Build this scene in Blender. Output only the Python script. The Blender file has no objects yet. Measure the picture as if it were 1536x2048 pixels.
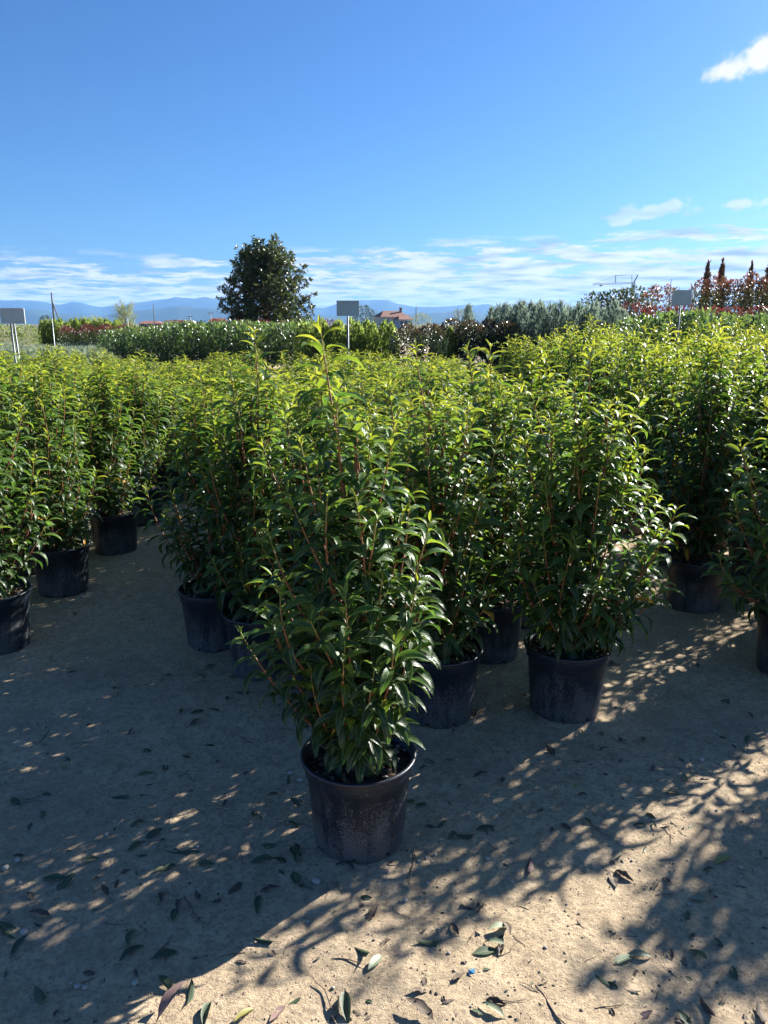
import bpy, math, random
import numpy as np
from mathutils import Vector, Matrix, noise

# ------------------------------------------------------------------ camera
F = 1538.0; CAM_H = 1.6; HORIZON = 648.0
PITCH = math.atan((1024 - HORIZON) / F)
scene = bpy.context.scene
col = scene.collection
cam_d = bpy.data.cameras.new("camera"); cam = bpy.data.objects.new("camera", cam_d); col.objects.link(cam)
cam_d.sensor_fit = 'VERTICAL'; cam_d.sensor_height = 24.0; cam_d.lens = 24.0 * F / 2048.0
cam_d.clip_start = 0.05; cam_d.clip_end = 60000
cam.location = (0, 0, CAM_H); cam.rotation_euler = (math.pi / 2 - PITCH, 0, 0)
scene.camera = cam
CP, SP = math.cos(PITCH), math.sin(PITCH)

# ------------------------------------------------------------------ light and sky
SUN_AZ = math.radians(50)      # right of the viewing direction (+Y)
SUN_EL = math.radians(26.3)
world = bpy.data.worlds.new("World"); scene.world = world; world.use_nodes = True
wn = world.node_tree.nodes; wl = world.node_tree.links
for n in list(wn): wn.remove(n)
def N(tree, typ, **kw):
    n = tree.nodes.new(typ)
    for k, v in kw.items():
        if k.startswith('i_'):
            key = k[2:]
            n.inputs[int(key) if key.isdigit() else key].default_value = v
        else: setattr(n, k, v)
    return n
def build_sky():
    t = world.node_tree; L = t.links.new
    out = N(t, 'ShaderNodeOutputWorld')
    sky = N(t, 'ShaderNodeTexSky', sky_type='NISHITA', sun_disc=False)
    sky.sun_elevation = SUN_EL; sky.sun_rotation = SUN_AZ
    sky.altitude = 50; sky.air_density = 1.0; sky.dust_density = 0.7; sky.ozone_density = 2.5
    hs = N(t, 'ShaderNodeHueSaturation'); hs.inputs['Saturation'].default_value = 1.05
    L(sky.outputs[0], hs.inputs['Color'])
    bg = N(t, 'ShaderNodeBackground'); bg.inputs['Strength'].default_value = 0.0527
    tn = N(t, 'ShaderNodeMix', data_type='RGBA', blend_type='MULTIPLY'); tn.inputs['Factor'].default_value = 1.0; tn.inputs['B'].default_value = (.285, .484, .75, 1)
    L(hs.outputs[0], tn.inputs['A']); L(tn.outputs['Result'], bg.inputs['Color'])
    tc = N(t, 'ShaderNodeTexCoord'); sep = N(t, 'ShaderNodeSeparateXYZ'); L(tc.outputs['Generated'], sep.inputs[0])
    def M(op, a, b=None, c=None):
        n = N(t, 'ShaderNodeMath', operation=op)
        for i, v in enumerate((a, b, c)):
            if v is None: continue
            if isinstance(v, (int, float)): n.inputs[i].default_value = v
            else: L(v, n.inputs[i])
        return n.outputs[0]
    X, Y, Z = sep.outputs
    zc = M('MAXIMUM', Z, 0.0)
    den = M('ADD', zc, 0.065)
    px = M('DIVIDE', X, den); py = M('DIVIDE', Y, den)
    cv = N(t, 'ShaderNodeCombineXYZ'); L(px, cv.inputs[0]); L(py, cv.inputs[1])
    # stratocumulus bank low over the horizon, seen in perspective on a flat deck
    n1 = N(t, 'ShaderNodeTexNoise'); n1.inputs['Scale'].default_value = 1.9; n1.inputs['Detail'].default_value = 10; n1.inputs['Roughness'].default_value = .66
    L(cv.outputs[0], n1.inputs['Vector'])
    n0 = N(t, 'ShaderNodeTexNoise'); n0.inputs['Scale'].default_value = 0.4; n0.inputs['Detail'].default_value = 3
    L(cv.outputs[0], n0.inputs['Vector'])
    # upper edge of the bank: wavers with direction
    az = M('ARCTAN2', X, Y)
    el = M('ARCSINE', Z)
    edge = M('ADD', M('MULTIPLY', M('SINE', M('MULTIPLY_ADD', az, 3.0, 0.25)), 0.022), 0.088)
    edge = M('ADD', edge, M('MULTIPLY', M('SUBTRACT', n0.outputs[0], 0.5), 0.05))
    depth = M('MULTIPLY', M('SUBTRACT', edge, el), 20.0)
    dens = M('ADD', M('MULTIPLY', M('SUBTRACT', n1.outputs[0], 0.5), 7.0), M('MINIMUM', depth, 1.0))
    mr = N(t, 'ShaderNodeMapRange', interpolation_type='SMOOTHSTEP'); L(dens, mr.inputs[0]); mr.inputs[1].default_value = -0.1; mr.inputs[2].default_value = 0.7
    low = N(t, 'ShaderNodeMapRange', interpolation_type='SMOOTHSTEP'); L(depth, low.inputs[0]); low.inputs[1].default_value = -0.25; low.inputs[2].default_value = 0.25
    band = M('MULTIPLY', mr.outputs[0], low.outputs[0])
    # a loose cumulus puff above the bank
    az0, el0 = math.radians(22.6), math.radians(15.7)
    nv = N(t, 'ShaderNodeTexNoise'); nv.inputs['Scale'].default_value = 34; nv.inputs['Detail'].default_value = 9; nv.inputs['Roughness'].default_value = .58
    L(tc.outputs['Generated'], nv.inputs['Vector'])
    def puff(a0, e0, ra, re_, tilt, k):
        da = M('SUBTRACT', az, a0); de = M('SUBTRACT', M('SUBTRACT', el, e0), M('MULTIPLY', da, tilt))
        q = M('SQRT', M('ADD', M('POWER', M('DIVIDE', da, ra), 2.0), M('POWER', M('DIVIDE', de, re_), 2.0)))
        v = M('SUBTRACT', M('MULTIPLY_ADD', M('SUBTRACT', nv.outputs[0], 0.5), k, 1.0), q)
        r = N(t, 'ShaderNodeMapRange', interpolation_type='SMOOTHSTEP'); L(v, r.inputs[0]); r.inputs[1].default_value = 0.0; r.inputs[2].default_value = 0.55
        return r.outputs[0]
    p1 = puff(az0 + .03, el0 + .004, 0.065, 0.021, 0.30, 2.2)
    p2 = puff(math.radians(17.4), math.radians(7.2), 0.05, 0.010, 0.1, 4.2)
    p3 = puff(math.radians(23), math.radians(7.4), 0.05, 0.008, 0.1, 4.0)
    mask = M('MAXIMUM', M('MAXIMUM', band, p1), M('MULTIPLY', M('MAXIMUM', p2, p3), 0.6))
    mask = M('MULTIPLY', mask, 0.93)
    # cloud colour: white sunlit tops, blue-grey bases
    n2 = N(t, 'ShaderNodeTexNoise'); n2.inputs['Scale'].default_value = 2.3; n2.inputs['Detail'].default_value = 9
    mp = N(t, 'ShaderNodeMapping'); mp.inputs['Location'].default_value = (0.35, -0.5, 1.3); L(cv.outputs[0], mp.inputs[0]); L(mp.outputs[0], n2.inputs['Vector'])
    rp = N(t, 'ShaderNodeValToRGB'); e = rp.color_ramp.elements
    e[0].position = .34; e[0].color = (.40, .50, .66, 1); e[1].position = .58; e[1].color = (.96, .97, 1.0, 1)
    em = rp.color_ramp.elements.new(.46); em.color = (.70, .78, .90, 1)
    L(n2.outputs[0], rp.inputs[0])
    mxc = N(t, 'ShaderNodeMix', data_type='RGBA'); mxc.inputs['B'].default_value = (1.0, 1.0, 1.0, 1); L(p1, mxc.inputs['Factor']); L(rp.outputs[0], mxc.inputs['A'])
    bc = N(t, 'ShaderNodeBackground'); bc.inputs['Strength'].default_value = 0.29; L(mxc.outputs['Result'], bc.inputs['Color'])
    mx = N(t, 'ShaderNodeMixShader'); L(mask, mx.inputs[0]); L(bg.outputs[0], mx.inputs[1]); L(bc.outputs[0], mx.inputs[2])
    L(mx.outputs[0], out.inputs['Surface'])
build_sky()
sun_d = bpy.data.lights.new("sun", 'SUN'); sun_d.energy = 4.4; sun_d.angle = math.radians(0.53); sun_d.color = (1.0, 0.965, 0.90)
sun = bpy.data.objects.new("sun", sun_d); col.objects.link(sun)
sdir = Vector((math.sin(SUN_AZ) * math.cos(SUN_EL), math.cos(SUN_AZ) * math.cos(SUN_EL), math.sin(SUN_EL)))
sun.rotation_euler = sdir.to_track_quat('Z', 'Y').to_euler(); sun.location = (8, 6, 9)
vs = scene.view_settings
vs.view_transform = 'Standard'; vs.look = 'None'; vs.gamma = 1.0; vs.use_curve_mapping = False; vs.exposure = 1.9
scene.cycles.use_denoising = True
scene.cycles.max_bounces = 6; scene.cycles.diffuse_bounces = 4; scene.cycles.glossy_bounces = 2
scene.cycles.transmission_bounces = 4; scene.cycles.transparent_max_bounces = 6; scene.cycles.volume_bounces = 0
scene.cycles.sample_clamp_indirect = 4.0

# ------------------------------------------------------------------ helpers
rng = np.random.default_rng(7)
def at(x, y, Y):
    """photo pixel on the upright plane at distance Y"""
    u = (x - 768) / F; v = (y - 1024) / F
    dx, dy, dz = u, CP - v * SP, -SP - v * CP
    t = Y / dy
    return Vector((dx * t, Y, CAM_H + dz * t))
def on_ground(x, y, z=0.0):
    u = (x - 768) / F; v = (y - 1024) / F
    dx, dy, dz = u, CP - v * SP, -SP - v * CP
    t = (z - CAM_H) / dz
    return Vector((dx * t, dy * t, z))
def mesh_np(name, V, Q, tint=None, uv=None, smooth=True, mat=None):
    V = np.asarray(V, np.float32); Q = np.asarray(Q, np.int32)
    me = bpy.data.meshes.new(name)
    me.vertices.add(len(V)); me.vertices.foreach_set('co', V.ravel())
    k = Q.shape[1]
    me.loops.add(Q.size); me.loops.foreach_set('vertex_index', Q.ravel())
    me.polygons.add(len(Q)); me.polygons.foreach_set('loop_start', np.arange(0, Q.size, k, dtype=np.int32))
    me.update(calc_edges=True)
    me.polygons.foreach_set('use_smooth', np.full(len(Q), smooth, bool))
    if tint is not None:
        a = me.attributes.new('tint', 'FLOAT_COLOR', 'POINT')
        t4 = np.ones((len(V), 4), np.float32); t4[:, :3] = tint
        a.data.foreach_set('color', t4.ravel())
    if uv is not None:
        u = me.uv_layers.new(name='UVMap')
        u.data.foreach_set('uv', np.asarray(uv, np.float32)[Q.ravel()].ravel())
    if mat: me.materials.append(mat)
    me.validate(); me.update()
    return me
def obj(name, me, parent=None, loc=None):
    o = bpy.data.objects.new(name, me); col.objects.link(o)
    if parent: o.parent = parent
    if loc is not None: o.location = loc
    return o
def empty(name, loc=(0, 0, 0), rz=0):
    o = bpy.data.objects.new(name, None); col.objects.link(o); o.location = loc; o.rotation_euler = (0, 0, rz); o.empty_display_size = .1
    return o
def tag(o, label, cat, group=None):
    o['label'] = label; o['category'] = cat
    if group: o['group'] = group
    return o
def copy_tree(o, parent=None):
    c = o.copy(); col.objects.link(c)
    if parent: c.parent = parent
    for ch in o.children: copy_tree(ch, c)
    return c
class MB:
    """collects quads; triangles repeat their last corner"""
    def __init__(s): s.V = []; s.F = []
    def box(s, c, d, rot=None):
        b = len(s.V); c = Vector(c)
        for i in range(8):
            p = Vector(((i & 1) - .5, (i >> 1 & 1) - .5, (i >> 2) - .5)); p = Vector((p.x * d[0], p.y * d[1], p.z * d[2]))
            if rot: p = rot @ p
            s.V.append(c + p)
        for f in ((0, 2, 3, 1), (4, 5, 7, 6), (0, 1, 5, 4), (2, 6, 7, 3), (0, 4, 6, 2), (1, 3, 7, 5)): s.F.append([b + i for i in f])
        return s
    def bar(s, a, b, w, w2=None):
        a = Vector(a); b = Vector(b); d = b - a; q = d.to_track_quat('Z', 'Y').to_matrix()
        return s.box((a + b) / 2, (w, w2 or w, d.length), q)
    def tube(s, pts, rad, n=6, cap=True):
        b = len(s.V); pts = [Vector(p) for p in pts]
        for i, p in enumerate(pts):
            t = (pts[min(i + 1, len(pts) - 1)] - pts[max(i - 1, 0)]).normalized()
            q = t.to_track_quat('Z', 'Y').to_matrix(); r = rad[i] if hasattr(rad, '__len__') else rad
            for k in range(n):
                a = 2 * math.pi * k / n; s.V.append(p + q @ Vector((math.cos(a) * r, math.sin(a) * r, 0)))
        for i in range(len(pts) - 1):
            for k in range(n):
                k2 = (k + 1) % n; s.F.append([b + i * n + k, b + i * n + k2, b + (i + 1) * n + k2, b + (i + 1) * n + k])
        if cap:
            for base, fl in ((b, True), (b + (len(pts) - 1) * n, False)):
                f = [base + k for k in range(n)]
                s.F.append(f[::-1] if fl else f)
        return s
    def lathe(s, prof, n=40, c=(0, 0, 0), zfun=None):
        b = len(s.V); c = Vector(c)
        for i, (r, z) in enumerate(prof):
            for k in range(n):
                a = 2 * math.pi * k / n; zz = zfun(i, a, z) if zfun else z
                s.V.append(c + Vector((math.cos(a) * r, math.sin(a) * r, zz)))
        for i in range(len(prof) - 1):
            for k in range(n):
                k2 = (k + 1) % n; s.F.append([b + i * n + k, b + i * n + k2, b + (i + 1) * n + k2, b + (i + 1) * n + k])
        return s
    def face(s, pts):
        b = len(s.V); s.V += [Vector(p) for p in pts]; s.F.append(list(range(b, b + len(pts)))); return s
    def mesh(s, name, mat, smooth=False):
        me = bpy.data.meshes.new(name); me.from_pydata([tuple(v) for v in s.V], [], s.F); me.update()
        if smooth: me.polygons.foreach_set('use_smooth', np.ones(len(me.polygons), bool))
        if mat: me.materials.append(mat)
        return me
    def build(s, name, mat, parent=None, smooth=False): return obj(name, s.mesh(name, mat, smooth), parent)

# ------------------------------------------------------------------ materials
def new_mat(name):
    m = bpy.data.materials.new(name); m.use_nodes = True
    t = m.node_tree
    for n in list(t.nodes): t.nodes.remove(n)
    o = N(t, 'ShaderNodeOutputMaterial'); return m, t, o
def ramp(t, stops, interp='LINEAR'):
    r = N(t, 'ShaderNodeValToRGB'); r.color_ramp.interpolation = interp
    e = r.color_ramp.elements
    while len(e) < len(stops): e.new(.5)
    for k, (p, c) in enumerate(stops): e[k].position = p; e[k].color = (*c, 1)
    return r
def mixc(t, f, a, b, mode='MIX'):
    m = N(t, 'ShaderNodeMix', data_type='RGBA', blend_type=mode)
    for key, v in (('Factor', f), ('A', a), ('B', b)):
        if isinstance(v, (int, float)): m.inputs[key].default_value = v
        elif isinstance(v, tuple): m.inputs[key].default_value = (*v, 1)
        else: t.links.new(v, m.inputs[key])
    return m.outputs['Result']
def mth(t, op, a, b=0.0, c=0.0, clamp=False):
    n = N(t, 'ShaderNodeMath', operation=op, use_clamp=clamp)
    for i, v in enumerate((a, b, c)):
        if isinstance(v, (int, float)): n.inputs[i].default_value = v
        else: t.links.new(v, n.inputs[i])
    return n.outputs[0]
def sstep(t, v, a, b):
    r = N(t, 'ShaderNodeMapRange', interpolation_type='SMOOTHSTEP'); t.links.new(v, r.inputs[0])
    r.inputs[1].default_value = a; r.inputs[2].default_value = b; return r.outputs[0]
def leaf_material(name, stops, tstops, rough=.3, spec=.5, trans=.42, veins=True, petiole=(.26, .06, .035)):
    """tint: r = age, g = random, b = withering"""
    m, t, o = new_mat(name); L = t.links.new
    at_ = N(t, 'ShaderNodeAttribute', attribute_name='tint'); sp = N(t, 'ShaderNodeSeparateColor'); L(at_.outputs['Color'], sp.inputs[0])
    age, rnd, dry = sp.outputs[0], sp.outputs[1], sp.outputs[2]
    a = ramp(t, stops); L(age, a.inputs[0]); b = ramp(t, tstops); L(age, b.inputs[0])
    ca, cb = a.outputs[0], b.outputs[0]
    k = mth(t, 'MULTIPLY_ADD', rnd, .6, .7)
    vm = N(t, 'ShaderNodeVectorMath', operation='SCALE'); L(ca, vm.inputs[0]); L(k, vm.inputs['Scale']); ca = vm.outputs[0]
    if veins:
        go = N(t, 'ShaderNodeNewGeometry'); mn = N(t, 'ShaderNodeTexNoise'); mn.inputs['Scale'].default_value = 70; mn.inputs['Detail'].default_value = 4; L(go.outputs['Position'], mn.inputs['Vector'])
        mo = sstep(t, mn.outputs[0], .35, .7); ca = mixc(t, mth(t, 'MULTIPLY', mo, .35), ca, (.13, .15, .06)); rough_v = mth(t, 'MULTIPLY_ADD', mo, .22, rough - .08)
    ca = mixc(t, dry, ca, (.55, .27, .03)); cb = mixc(t, dry, cb, (.75, .38, .03))
    pr = N(t, 'ShaderNodeBsdfPrincipled'); pr.inputs['Roughness'].default_value = rough; pr.inputs['Specular IOR Level'].default_value = spec
    if veins:
        L(rough_v, pr.inputs['Roughness'])
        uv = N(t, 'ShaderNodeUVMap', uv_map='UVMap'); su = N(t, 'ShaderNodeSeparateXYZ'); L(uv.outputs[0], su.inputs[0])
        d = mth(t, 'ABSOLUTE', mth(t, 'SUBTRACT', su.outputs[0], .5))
        rib = mth(t, 'SUBTRACT', 1.0, sstep(t, d, .02, .07)); rim_light = sstep(t, d, .455, .495)  # pale midrib, and a margin lightened to paint in the backlit leaf rim
        pale = mth(t, 'MAXIMUM', mth(t, 'MULTIPLY', rib, .55), mth(t, 'MULTIPLY', rim_light, .5))
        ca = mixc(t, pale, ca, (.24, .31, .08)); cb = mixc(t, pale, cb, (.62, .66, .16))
        pet = mth(t, 'SUBTRACT', 1.0, sstep(t, su.outputs[1], .08, .14))
        ca = mixc(t, pet, ca, petiole); cb = mixc(t, pet, cb, petiole)
        w = mth(t, 'SINE', mth(t, 'MULTIPLY_ADD', d, -30.0, mth(t, 'MULTIPLY', su.outputs[1], 75.0)))
        bp = N(t, 'ShaderNodeBump'); bp.inputs['Strength'].default_value = .22; bp.inputs['Distance'].default_value = .002
        L(mth(t, 'ADD', mth(t, 'MULTIPLY', w, .35), mth(t, 'MULTIPLY', rib, -1.5)), bp.inputs['Height']); L(bp.outputs[0], pr.inputs['Normal'])
    L(ca, pr.inputs['Base Color'])
    tr = N(t, 'ShaderNodeBsdfTranslucent'); L(cb, tr.inputs['Color'])
    mx = N(t, 'ShaderNodeMixShader'); mx.inputs[0].default_value = trans
    L(pr.outputs[0], mx.inputs[1]); L(tr.outputs[0], mx.inputs[2]); L(mx.outputs[0], o.inputs['Surface'])
    return m
def plain(name, c, rough=.6, metal=0, spec=.5, var=.25, scale=8, bump=0.0, c2=None):
    m, t, o = new_mat(name); L = t.links.new
    pr = N(t, 'ShaderNodeBsdfPrincipled'); pr.inputs['Roughness'].default_value = rough; pr.inputs['Metallic'].default_value = metal
    pr.inputs['Specular IOR Level'].default_value = spec
    tc = N(t, 'ShaderNodeTexCoord'); nz = N(t, 'ShaderNodeTexNoise'); nz.inputs['Scale'].default_value = scale; nz.inputs['Detail'].default_value = 6
    L(tc.outputs['Object'], nz.inputs['Vector'])
    c2 = c2 or tuple(x * (1 - var) for x in c); c1 = tuple(min(1, x * (1 + var)) for x in c)
    r = ramp(t, [(.3, c2), (.7, c1)]); L(nz.outputs[0], r.inputs[0]); L(r.outputs[0], pr.inputs['Base Color'])
    if bump:
        bp = N(t, 'ShaderNodeBump'); bp.inputs['Strength'].default_value = bump; bp.inputs['Distance'].default_value = .01
        L(nz.outputs[0], bp.inputs['Height']); L(bp.outputs[0], pr.inputs['Normal'])
    L(pr.outputs[0], o.inputs['Surface']); return m

MAT = {}
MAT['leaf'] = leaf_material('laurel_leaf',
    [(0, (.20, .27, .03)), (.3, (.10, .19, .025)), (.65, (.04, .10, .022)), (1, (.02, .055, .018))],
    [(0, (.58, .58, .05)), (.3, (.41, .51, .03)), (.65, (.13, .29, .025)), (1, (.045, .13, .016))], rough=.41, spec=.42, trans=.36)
def stem_material():
    m, t, o = new_mat('laurel_stem'); L = t.links.new
    at_ = N(t, 'ShaderNodeAttribute', attribute_name='tint'); sp = N(t, 'ShaderNodeSeparateColor'); L(at_.outputs['Color'], sp.inputs[0])
    r = ramp(t, [(0, (.28, .30, .06)), (.25, (.32, .13, .05)), (.6, (.24, .085, .045)), (1, (.14, .085, .05))]); L(sp.outputs[0], r.inputs[0])
    tc = N(t, 'ShaderNodeTexCoord'); nz = N(t, 'ShaderNodeTexNoise'); nz.inputs['Scale'].default_value = 90; L(tc.outputs['Object'], nz.inputs['Vector'])
    pr = N(t, 'ShaderNodeBsdfPrincipled'); pr.inputs['Roughness'].default_value = .55
    L(mixc(t, .5, r.outputs[0], mixc(t, nz.outputs[0], (.25, .25, .25), (1, 1, 1)), 'MULTIPLY'), pr.inputs['Base Color'])
    L(pr.outputs[0], o.inputs['Surface']); return m
MAT['stem'] = stem_material()
def pot_material():
    m, t, o = new_mat('black_plastic'); L = t.links.new
    tc = N(t, 'ShaderNodeTexCoord'); oi = N(t, 'ShaderNodeObjectInfo'); sep = N(t, 'ShaderNodeSeparateXYZ'); L(tc.outputs['Object'], sep.inputs[0])
    off = N(t, 'ShaderNodeVectorMath', operation='SCALE'); off.inputs[0].default_value = (7.1, 3.3, 5.7); L(oi.outputs['Random'], off.inputs['Scale'])
    ps = N(t, 'ShaderNodeVectorMath', operation='ADD'); L(tc.outputs['Object'], ps.inputs[0]); L(off.outputs[0], ps.inputs[1])
    def nz(scale, det, stretch=None):
        n = N(t, 'ShaderNodeTexNoise'); n.inputs['Scale'].default_value = scale; n.inputs['Detail'].default_value = det; n.inputs['Roughness'].default_value = .65
        if stretch:
            mp = N(t, 'ShaderNodeMapping'); mp.inputs['Scale'].default_value = stretch; L(ps.outputs[0], mp.inputs[0]); L(mp.outputs[0], n.inputs['Vector'])
        else: L(ps.outputs[0], n.inputs['Vector'])
        return n.outputs[0]
    big = nz(9, 4); fine = nz(190, 3); run = nz(30, 5, (1, 1, .16))
    # splashed dirt: speckles that thin out with height
    h = mth(t, 'DIVIDE', sep.outputs[2], .30)
    amt = mth(t, 'SUBTRACT', mth(t, 'MULTIPLY_ADD', mth(t, 'SUBTRACT', run, .5), 1.3, mth(t, 'MULTIPLY_ADD', mth(t, 'SUBTRACT', big, .5), 1.0, .56)), mth(t, 'MULTIPLY', h, .72))
    spk = sstep(t, mth(t, 'ADD', fine, mth(t, 'MULTIPLY', amt, .42)), .58, .70)
    film = mth(t, 'MULTIPLY', sstep(t, mth(t, 'ADD', amt, mth(t, 'MULTIPLY', big, .3)), .2, 1.0), .15)
    dust = mth(t, 'MAXIMUM', mth(t, 'MULTIPLY', spk, .48), film)
    pr = N(t, 'ShaderNodeBsdfPrincipled'); pr.inputs['Specular IOR Level'].default_value = .5
    L(mixc(t, dust, (.011, .016, .026), (.185, .185, .175)), pr.inputs['Base Color'])
    L(mth(t, 'MULTIPLY_ADD', dust, .5, mth(t, 'MULTIPLY_ADD', big, .2, .30)), pr.inputs['Roughness'])
    bp = N(t, 'ShaderNodeBump'); bp.inputs['Strength'].default_value = .25; bp.inputs['Distance'].default_value = .003
    L(mth(t, 'ADD', mth(t, 'MULTIPLY', fine, .5), run), bp.inputs['Height']); L(bp.outputs[0], pr.inputs['Normal'])
    L(pr.outputs[0], o.inputs['Surface']); return m
MAT['pot'] = pot_material()
MAT['soil'] = plain('potting_soil', (.035, .024, .017), .95, var=.5, scale=60, bump=.8)
MAT['chip'] = None
def chip_material():
    m, t, o = new_mat('bark_and_grit'); L = t.links.new
    at_ = N(t, 'ShaderNodeAttribute', attribute_name='tint'); pr = N(t, 'ShaderNodeBsdfPrincipled'); pr.inputs['Roughness'].default_value = .85
    L(at_.outputs['Color'], pr.inputs['Base Color']); L(pr.outputs[0], o.inputs['Surface']); return m
MAT['chip'] = chip_material()
def ground_material():
    m, t, o = new_mat('packed_sandy_dirt'); L = t.links.new
    tc = N(t, 'ShaderNodeTexCoord'); P = tc.outputs['Object']
    def nz(scale, det, rough=.6, st=None):
        n = N(t, 'ShaderNodeTexNoise'); n.inputs['Scale'].default_value = scale; n.inputs['Detail'].default_value = det; n.inputs['Roughness'].default_value = rough
        if st:
            mp = N(t, 'ShaderNodeMapping'); mp.inputs['Scale'].default_value = st[0]; mp.inputs['Rotation'].default_value = (0, 0, st[1]); L(P, mp.inputs[0]); L(mp.outputs[0], n.inputs['Vector'])
        else: L(P, n.inputs['Vector'])
        return n.outputs[0]
    a = nz(1.1, 5); b = nz(9, 7, .7); c = nz(70, 6, .75); d = nz(320, 3, .7); s = nz(30, 5, .7, ((1, 1.5, 1), .6))
    base = ramp(t, [(.3, (.45, .335, .21)), (.55, (.57, .435, .28)), (.75, (.63, .49, .33))]); L(b, base.inputs[0])
    x = base.outputs[0]
    x = mixc(t, mth(t, 'MULTIPLY', sstep(t, a, .48, .68), .5), x, (.30, .245, .175))
    x = mixc(t, mth(t, 'MULTIPLY', sstep(t, c, .50, .60), .55), x, (.21, .165, .115))
    x = mixc(t, mth(t, 'MULTIPLY', sstep(t, s, .52, .66), .5), x, (.26, .205, .145))
    x = mixc(t, mth(t, 'MULTIPLY', sstep(t, d, .6, .72), .5), x, (.56, .47, .33))
    x = mixc(t, mth(t, 'MULTIPLY', sstep(t, d, .40, .30), .5), x, (.13, .10, .075))
    g4 = nz(26, 5, .7); x = mixc(t, mth(t, 'MULTIPLY', sstep(t, g4, .49, .60), .48), x, (.29, .22, .15))
    g5 = nz(3.6, 6, .65); x = mixc(t, mth(t, 'MULTIPLY', sstep(t, g5, .54, .66), .35), x, (.34, .27, .19))
    vo = N(t, 'ShaderNodeTexVoronoi'); vo.inputs['Scale'].default_value = 38; L(P, vo.inputs['Vector'])
    crumbs = mth(t, 'MULTIPLY', sstep(t, vo.outputs['Distance'], .17, .10), sstep(t, b, .50, .62))
    x = mixc(t, mth(t, 'MULTIPLY', crumbs, .5), x, (.10, .078, .058))
    # beyond the nursery beds: dry grass and fields
    sp = N(t, 'ShaderNodeSeparateXYZ'); L(P, sp.inputs[0])
    x = mixc(t, mth(t, 'MULTIPLY', sstep(t, sp.outputs[1], 46, 70), .85), x, (.10, .11, .045))
    pr = N(t, 'ShaderNodeBsdfPrincipled'); pr.inputs['Roughness'].default_value = .95; pr.inputs['Specular IOR Level'].default_value = .15
    L(x, pr.inputs['Base Color'])
    bp = N(t, 'ShaderNodeBump'); bp.inputs['Strength'].default_value = .9; bp.inputs['Distance'].default_value = .016
    hgt = mth(t, 'ADD', mth(t, 'MULTIPLY', b, .5), mth(t, 'ADD', mth(t, 'MULTIPLY', c, .5), mth(t, 'ADD', mth(t, 'MULTIPLY', d, .25), mth(t, 'MULTIPLY', s, .3))))
    L(hgt, bp.inputs['Height']); L(bp.outputs[0], pr.inputs['Normal'])
    L(pr.outputs[0], o.inputs['Surface']); return m
MAT['ground'] = ground_material()
def litter_material(name, c1, c2, trans=.2, rough=.45):
    m, t, o = new_mat(name); L = t.links.new
    tc = N(t, 'ShaderNodeTexCoord'); oi = N(t, 'ShaderNodeObjectInfo'); n = N(t, 'ShaderNodeTexNoise'); n.inputs['Scale'].default_value = 45; n.inputs['Detail'].default_value = 5
    ad = N(t, 'ShaderNodeVectorMath', operation='ADD'); L(tc.outputs['Object'], ad.inputs[0]); L(oi.outputs['Random'], ad.inputs[1]); L(ad.outputs[0], n.inputs['Vector'])
    r = ramp(t, [(.3, c1), (.7, c2)]); L(n.outputs[0], r.inputs[0])
    x = mixc(t, .6, r.outputs[0], mixc(t, oi.outputs['Random'], (.45, .45, .45), (1.25, 1.25, 1.25)), 'MULTIPLY')
    uv = N(t, 'ShaderNodeUVMap', uv_map='UVMap'); su = N(t, 'ShaderNodeSeparateXYZ'); L(uv.outputs[0], su.inputs[0])
    d = mth(t, 'ABSOLUTE', mth(t, 'SUBTRACT', su.outputs[0], .5))
    x = mixc(t, mth(t, 'MULTIPLY', mth(t, 'SUBTRACT', 1.0, sstep(t, d, .02, .06)), .5), x, tuple(min(1, v * 1.8 + .05) for v in c2))
    pr = N(t, 'ShaderNodeBsdfPrincipled'); pr.inputs['Roughness'].default_value = rough; L(x, pr.inputs['Base Color'])
    tr = N(t, 'ShaderNodeBsdfTranslucent'); L(x, tr.inputs['Color'])
    mx = N(t, 'ShaderNodeMixShader'); mx.inputs[0].default_value = trans; L(pr.outputs[0], mx.inputs[1]); L(tr.outputs[0], mx.inputs[2]); L(mx.outputs[0], o.inputs['Surface'])
    return m
LIT = {'green': litter_material('fallen_green', (.045, .075, .035), (.12, .16, .085), .25, .58),
       'brown': litter_material('fallen_brown', (.055, .04, .03), (.17, .125, .085), .1, .8),
       'yellow': litter_material('fallen_yellow', (.30, .27, .06), (.42, .40, .14), .3, .5),
       'pink': litter_material('fallen_pink', (.15, .085, .075), (.30, .20, .165), .1, .75),
       'pale': litter_material('fallen_pale', (.20, .24, .14), (.38, .42, .28), .2, .5)}
MAT['pebble'] = plain('pale_stone', (.40, .36, .30), .85, var=.3, scale=25)
MAT['twig'] = plain('dry_twig', (.17, .12, .08), .85, var=.5, scale=30)
MAT['steel'] = plain('galvanised_steel', (.42, .44, .46), .5, .6, var=.12, scale=20)
MAT['post'] = plain('dull_zinc_post', (.20, .21, .22), .55, .5, var=.15, scale=20)
MAT['panel'] = plain('weathered_grey_board', (.40, .45, .46), .55, 0, var=.10, scale=5)
MAT['panel_edge'] = plain('board_edge', (.50, .53, .55), .5, .3, var=.1)
MAT['wood_pole'] = plain('grey_wood_pole', (.16, .14, .125), .9, var=.2, scale=4)
MAT['cane'] = plain('bamboo_cane', (.50, .44, .33), .7, var=.2, scale=12)
MAT['bark'] = plain('bark', (.11, .085, .065), .95, var=.4, scale=12, bump=.5)
MAT['roof'] = plain('terracotta_tiles', (.25, .115, .075), .85, var=.25, scale=1.5)
MAT['roof_dark'] = plain('brown_tiles', (.12, .085, .07), .85, var=.25, scale=1.5)
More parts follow.
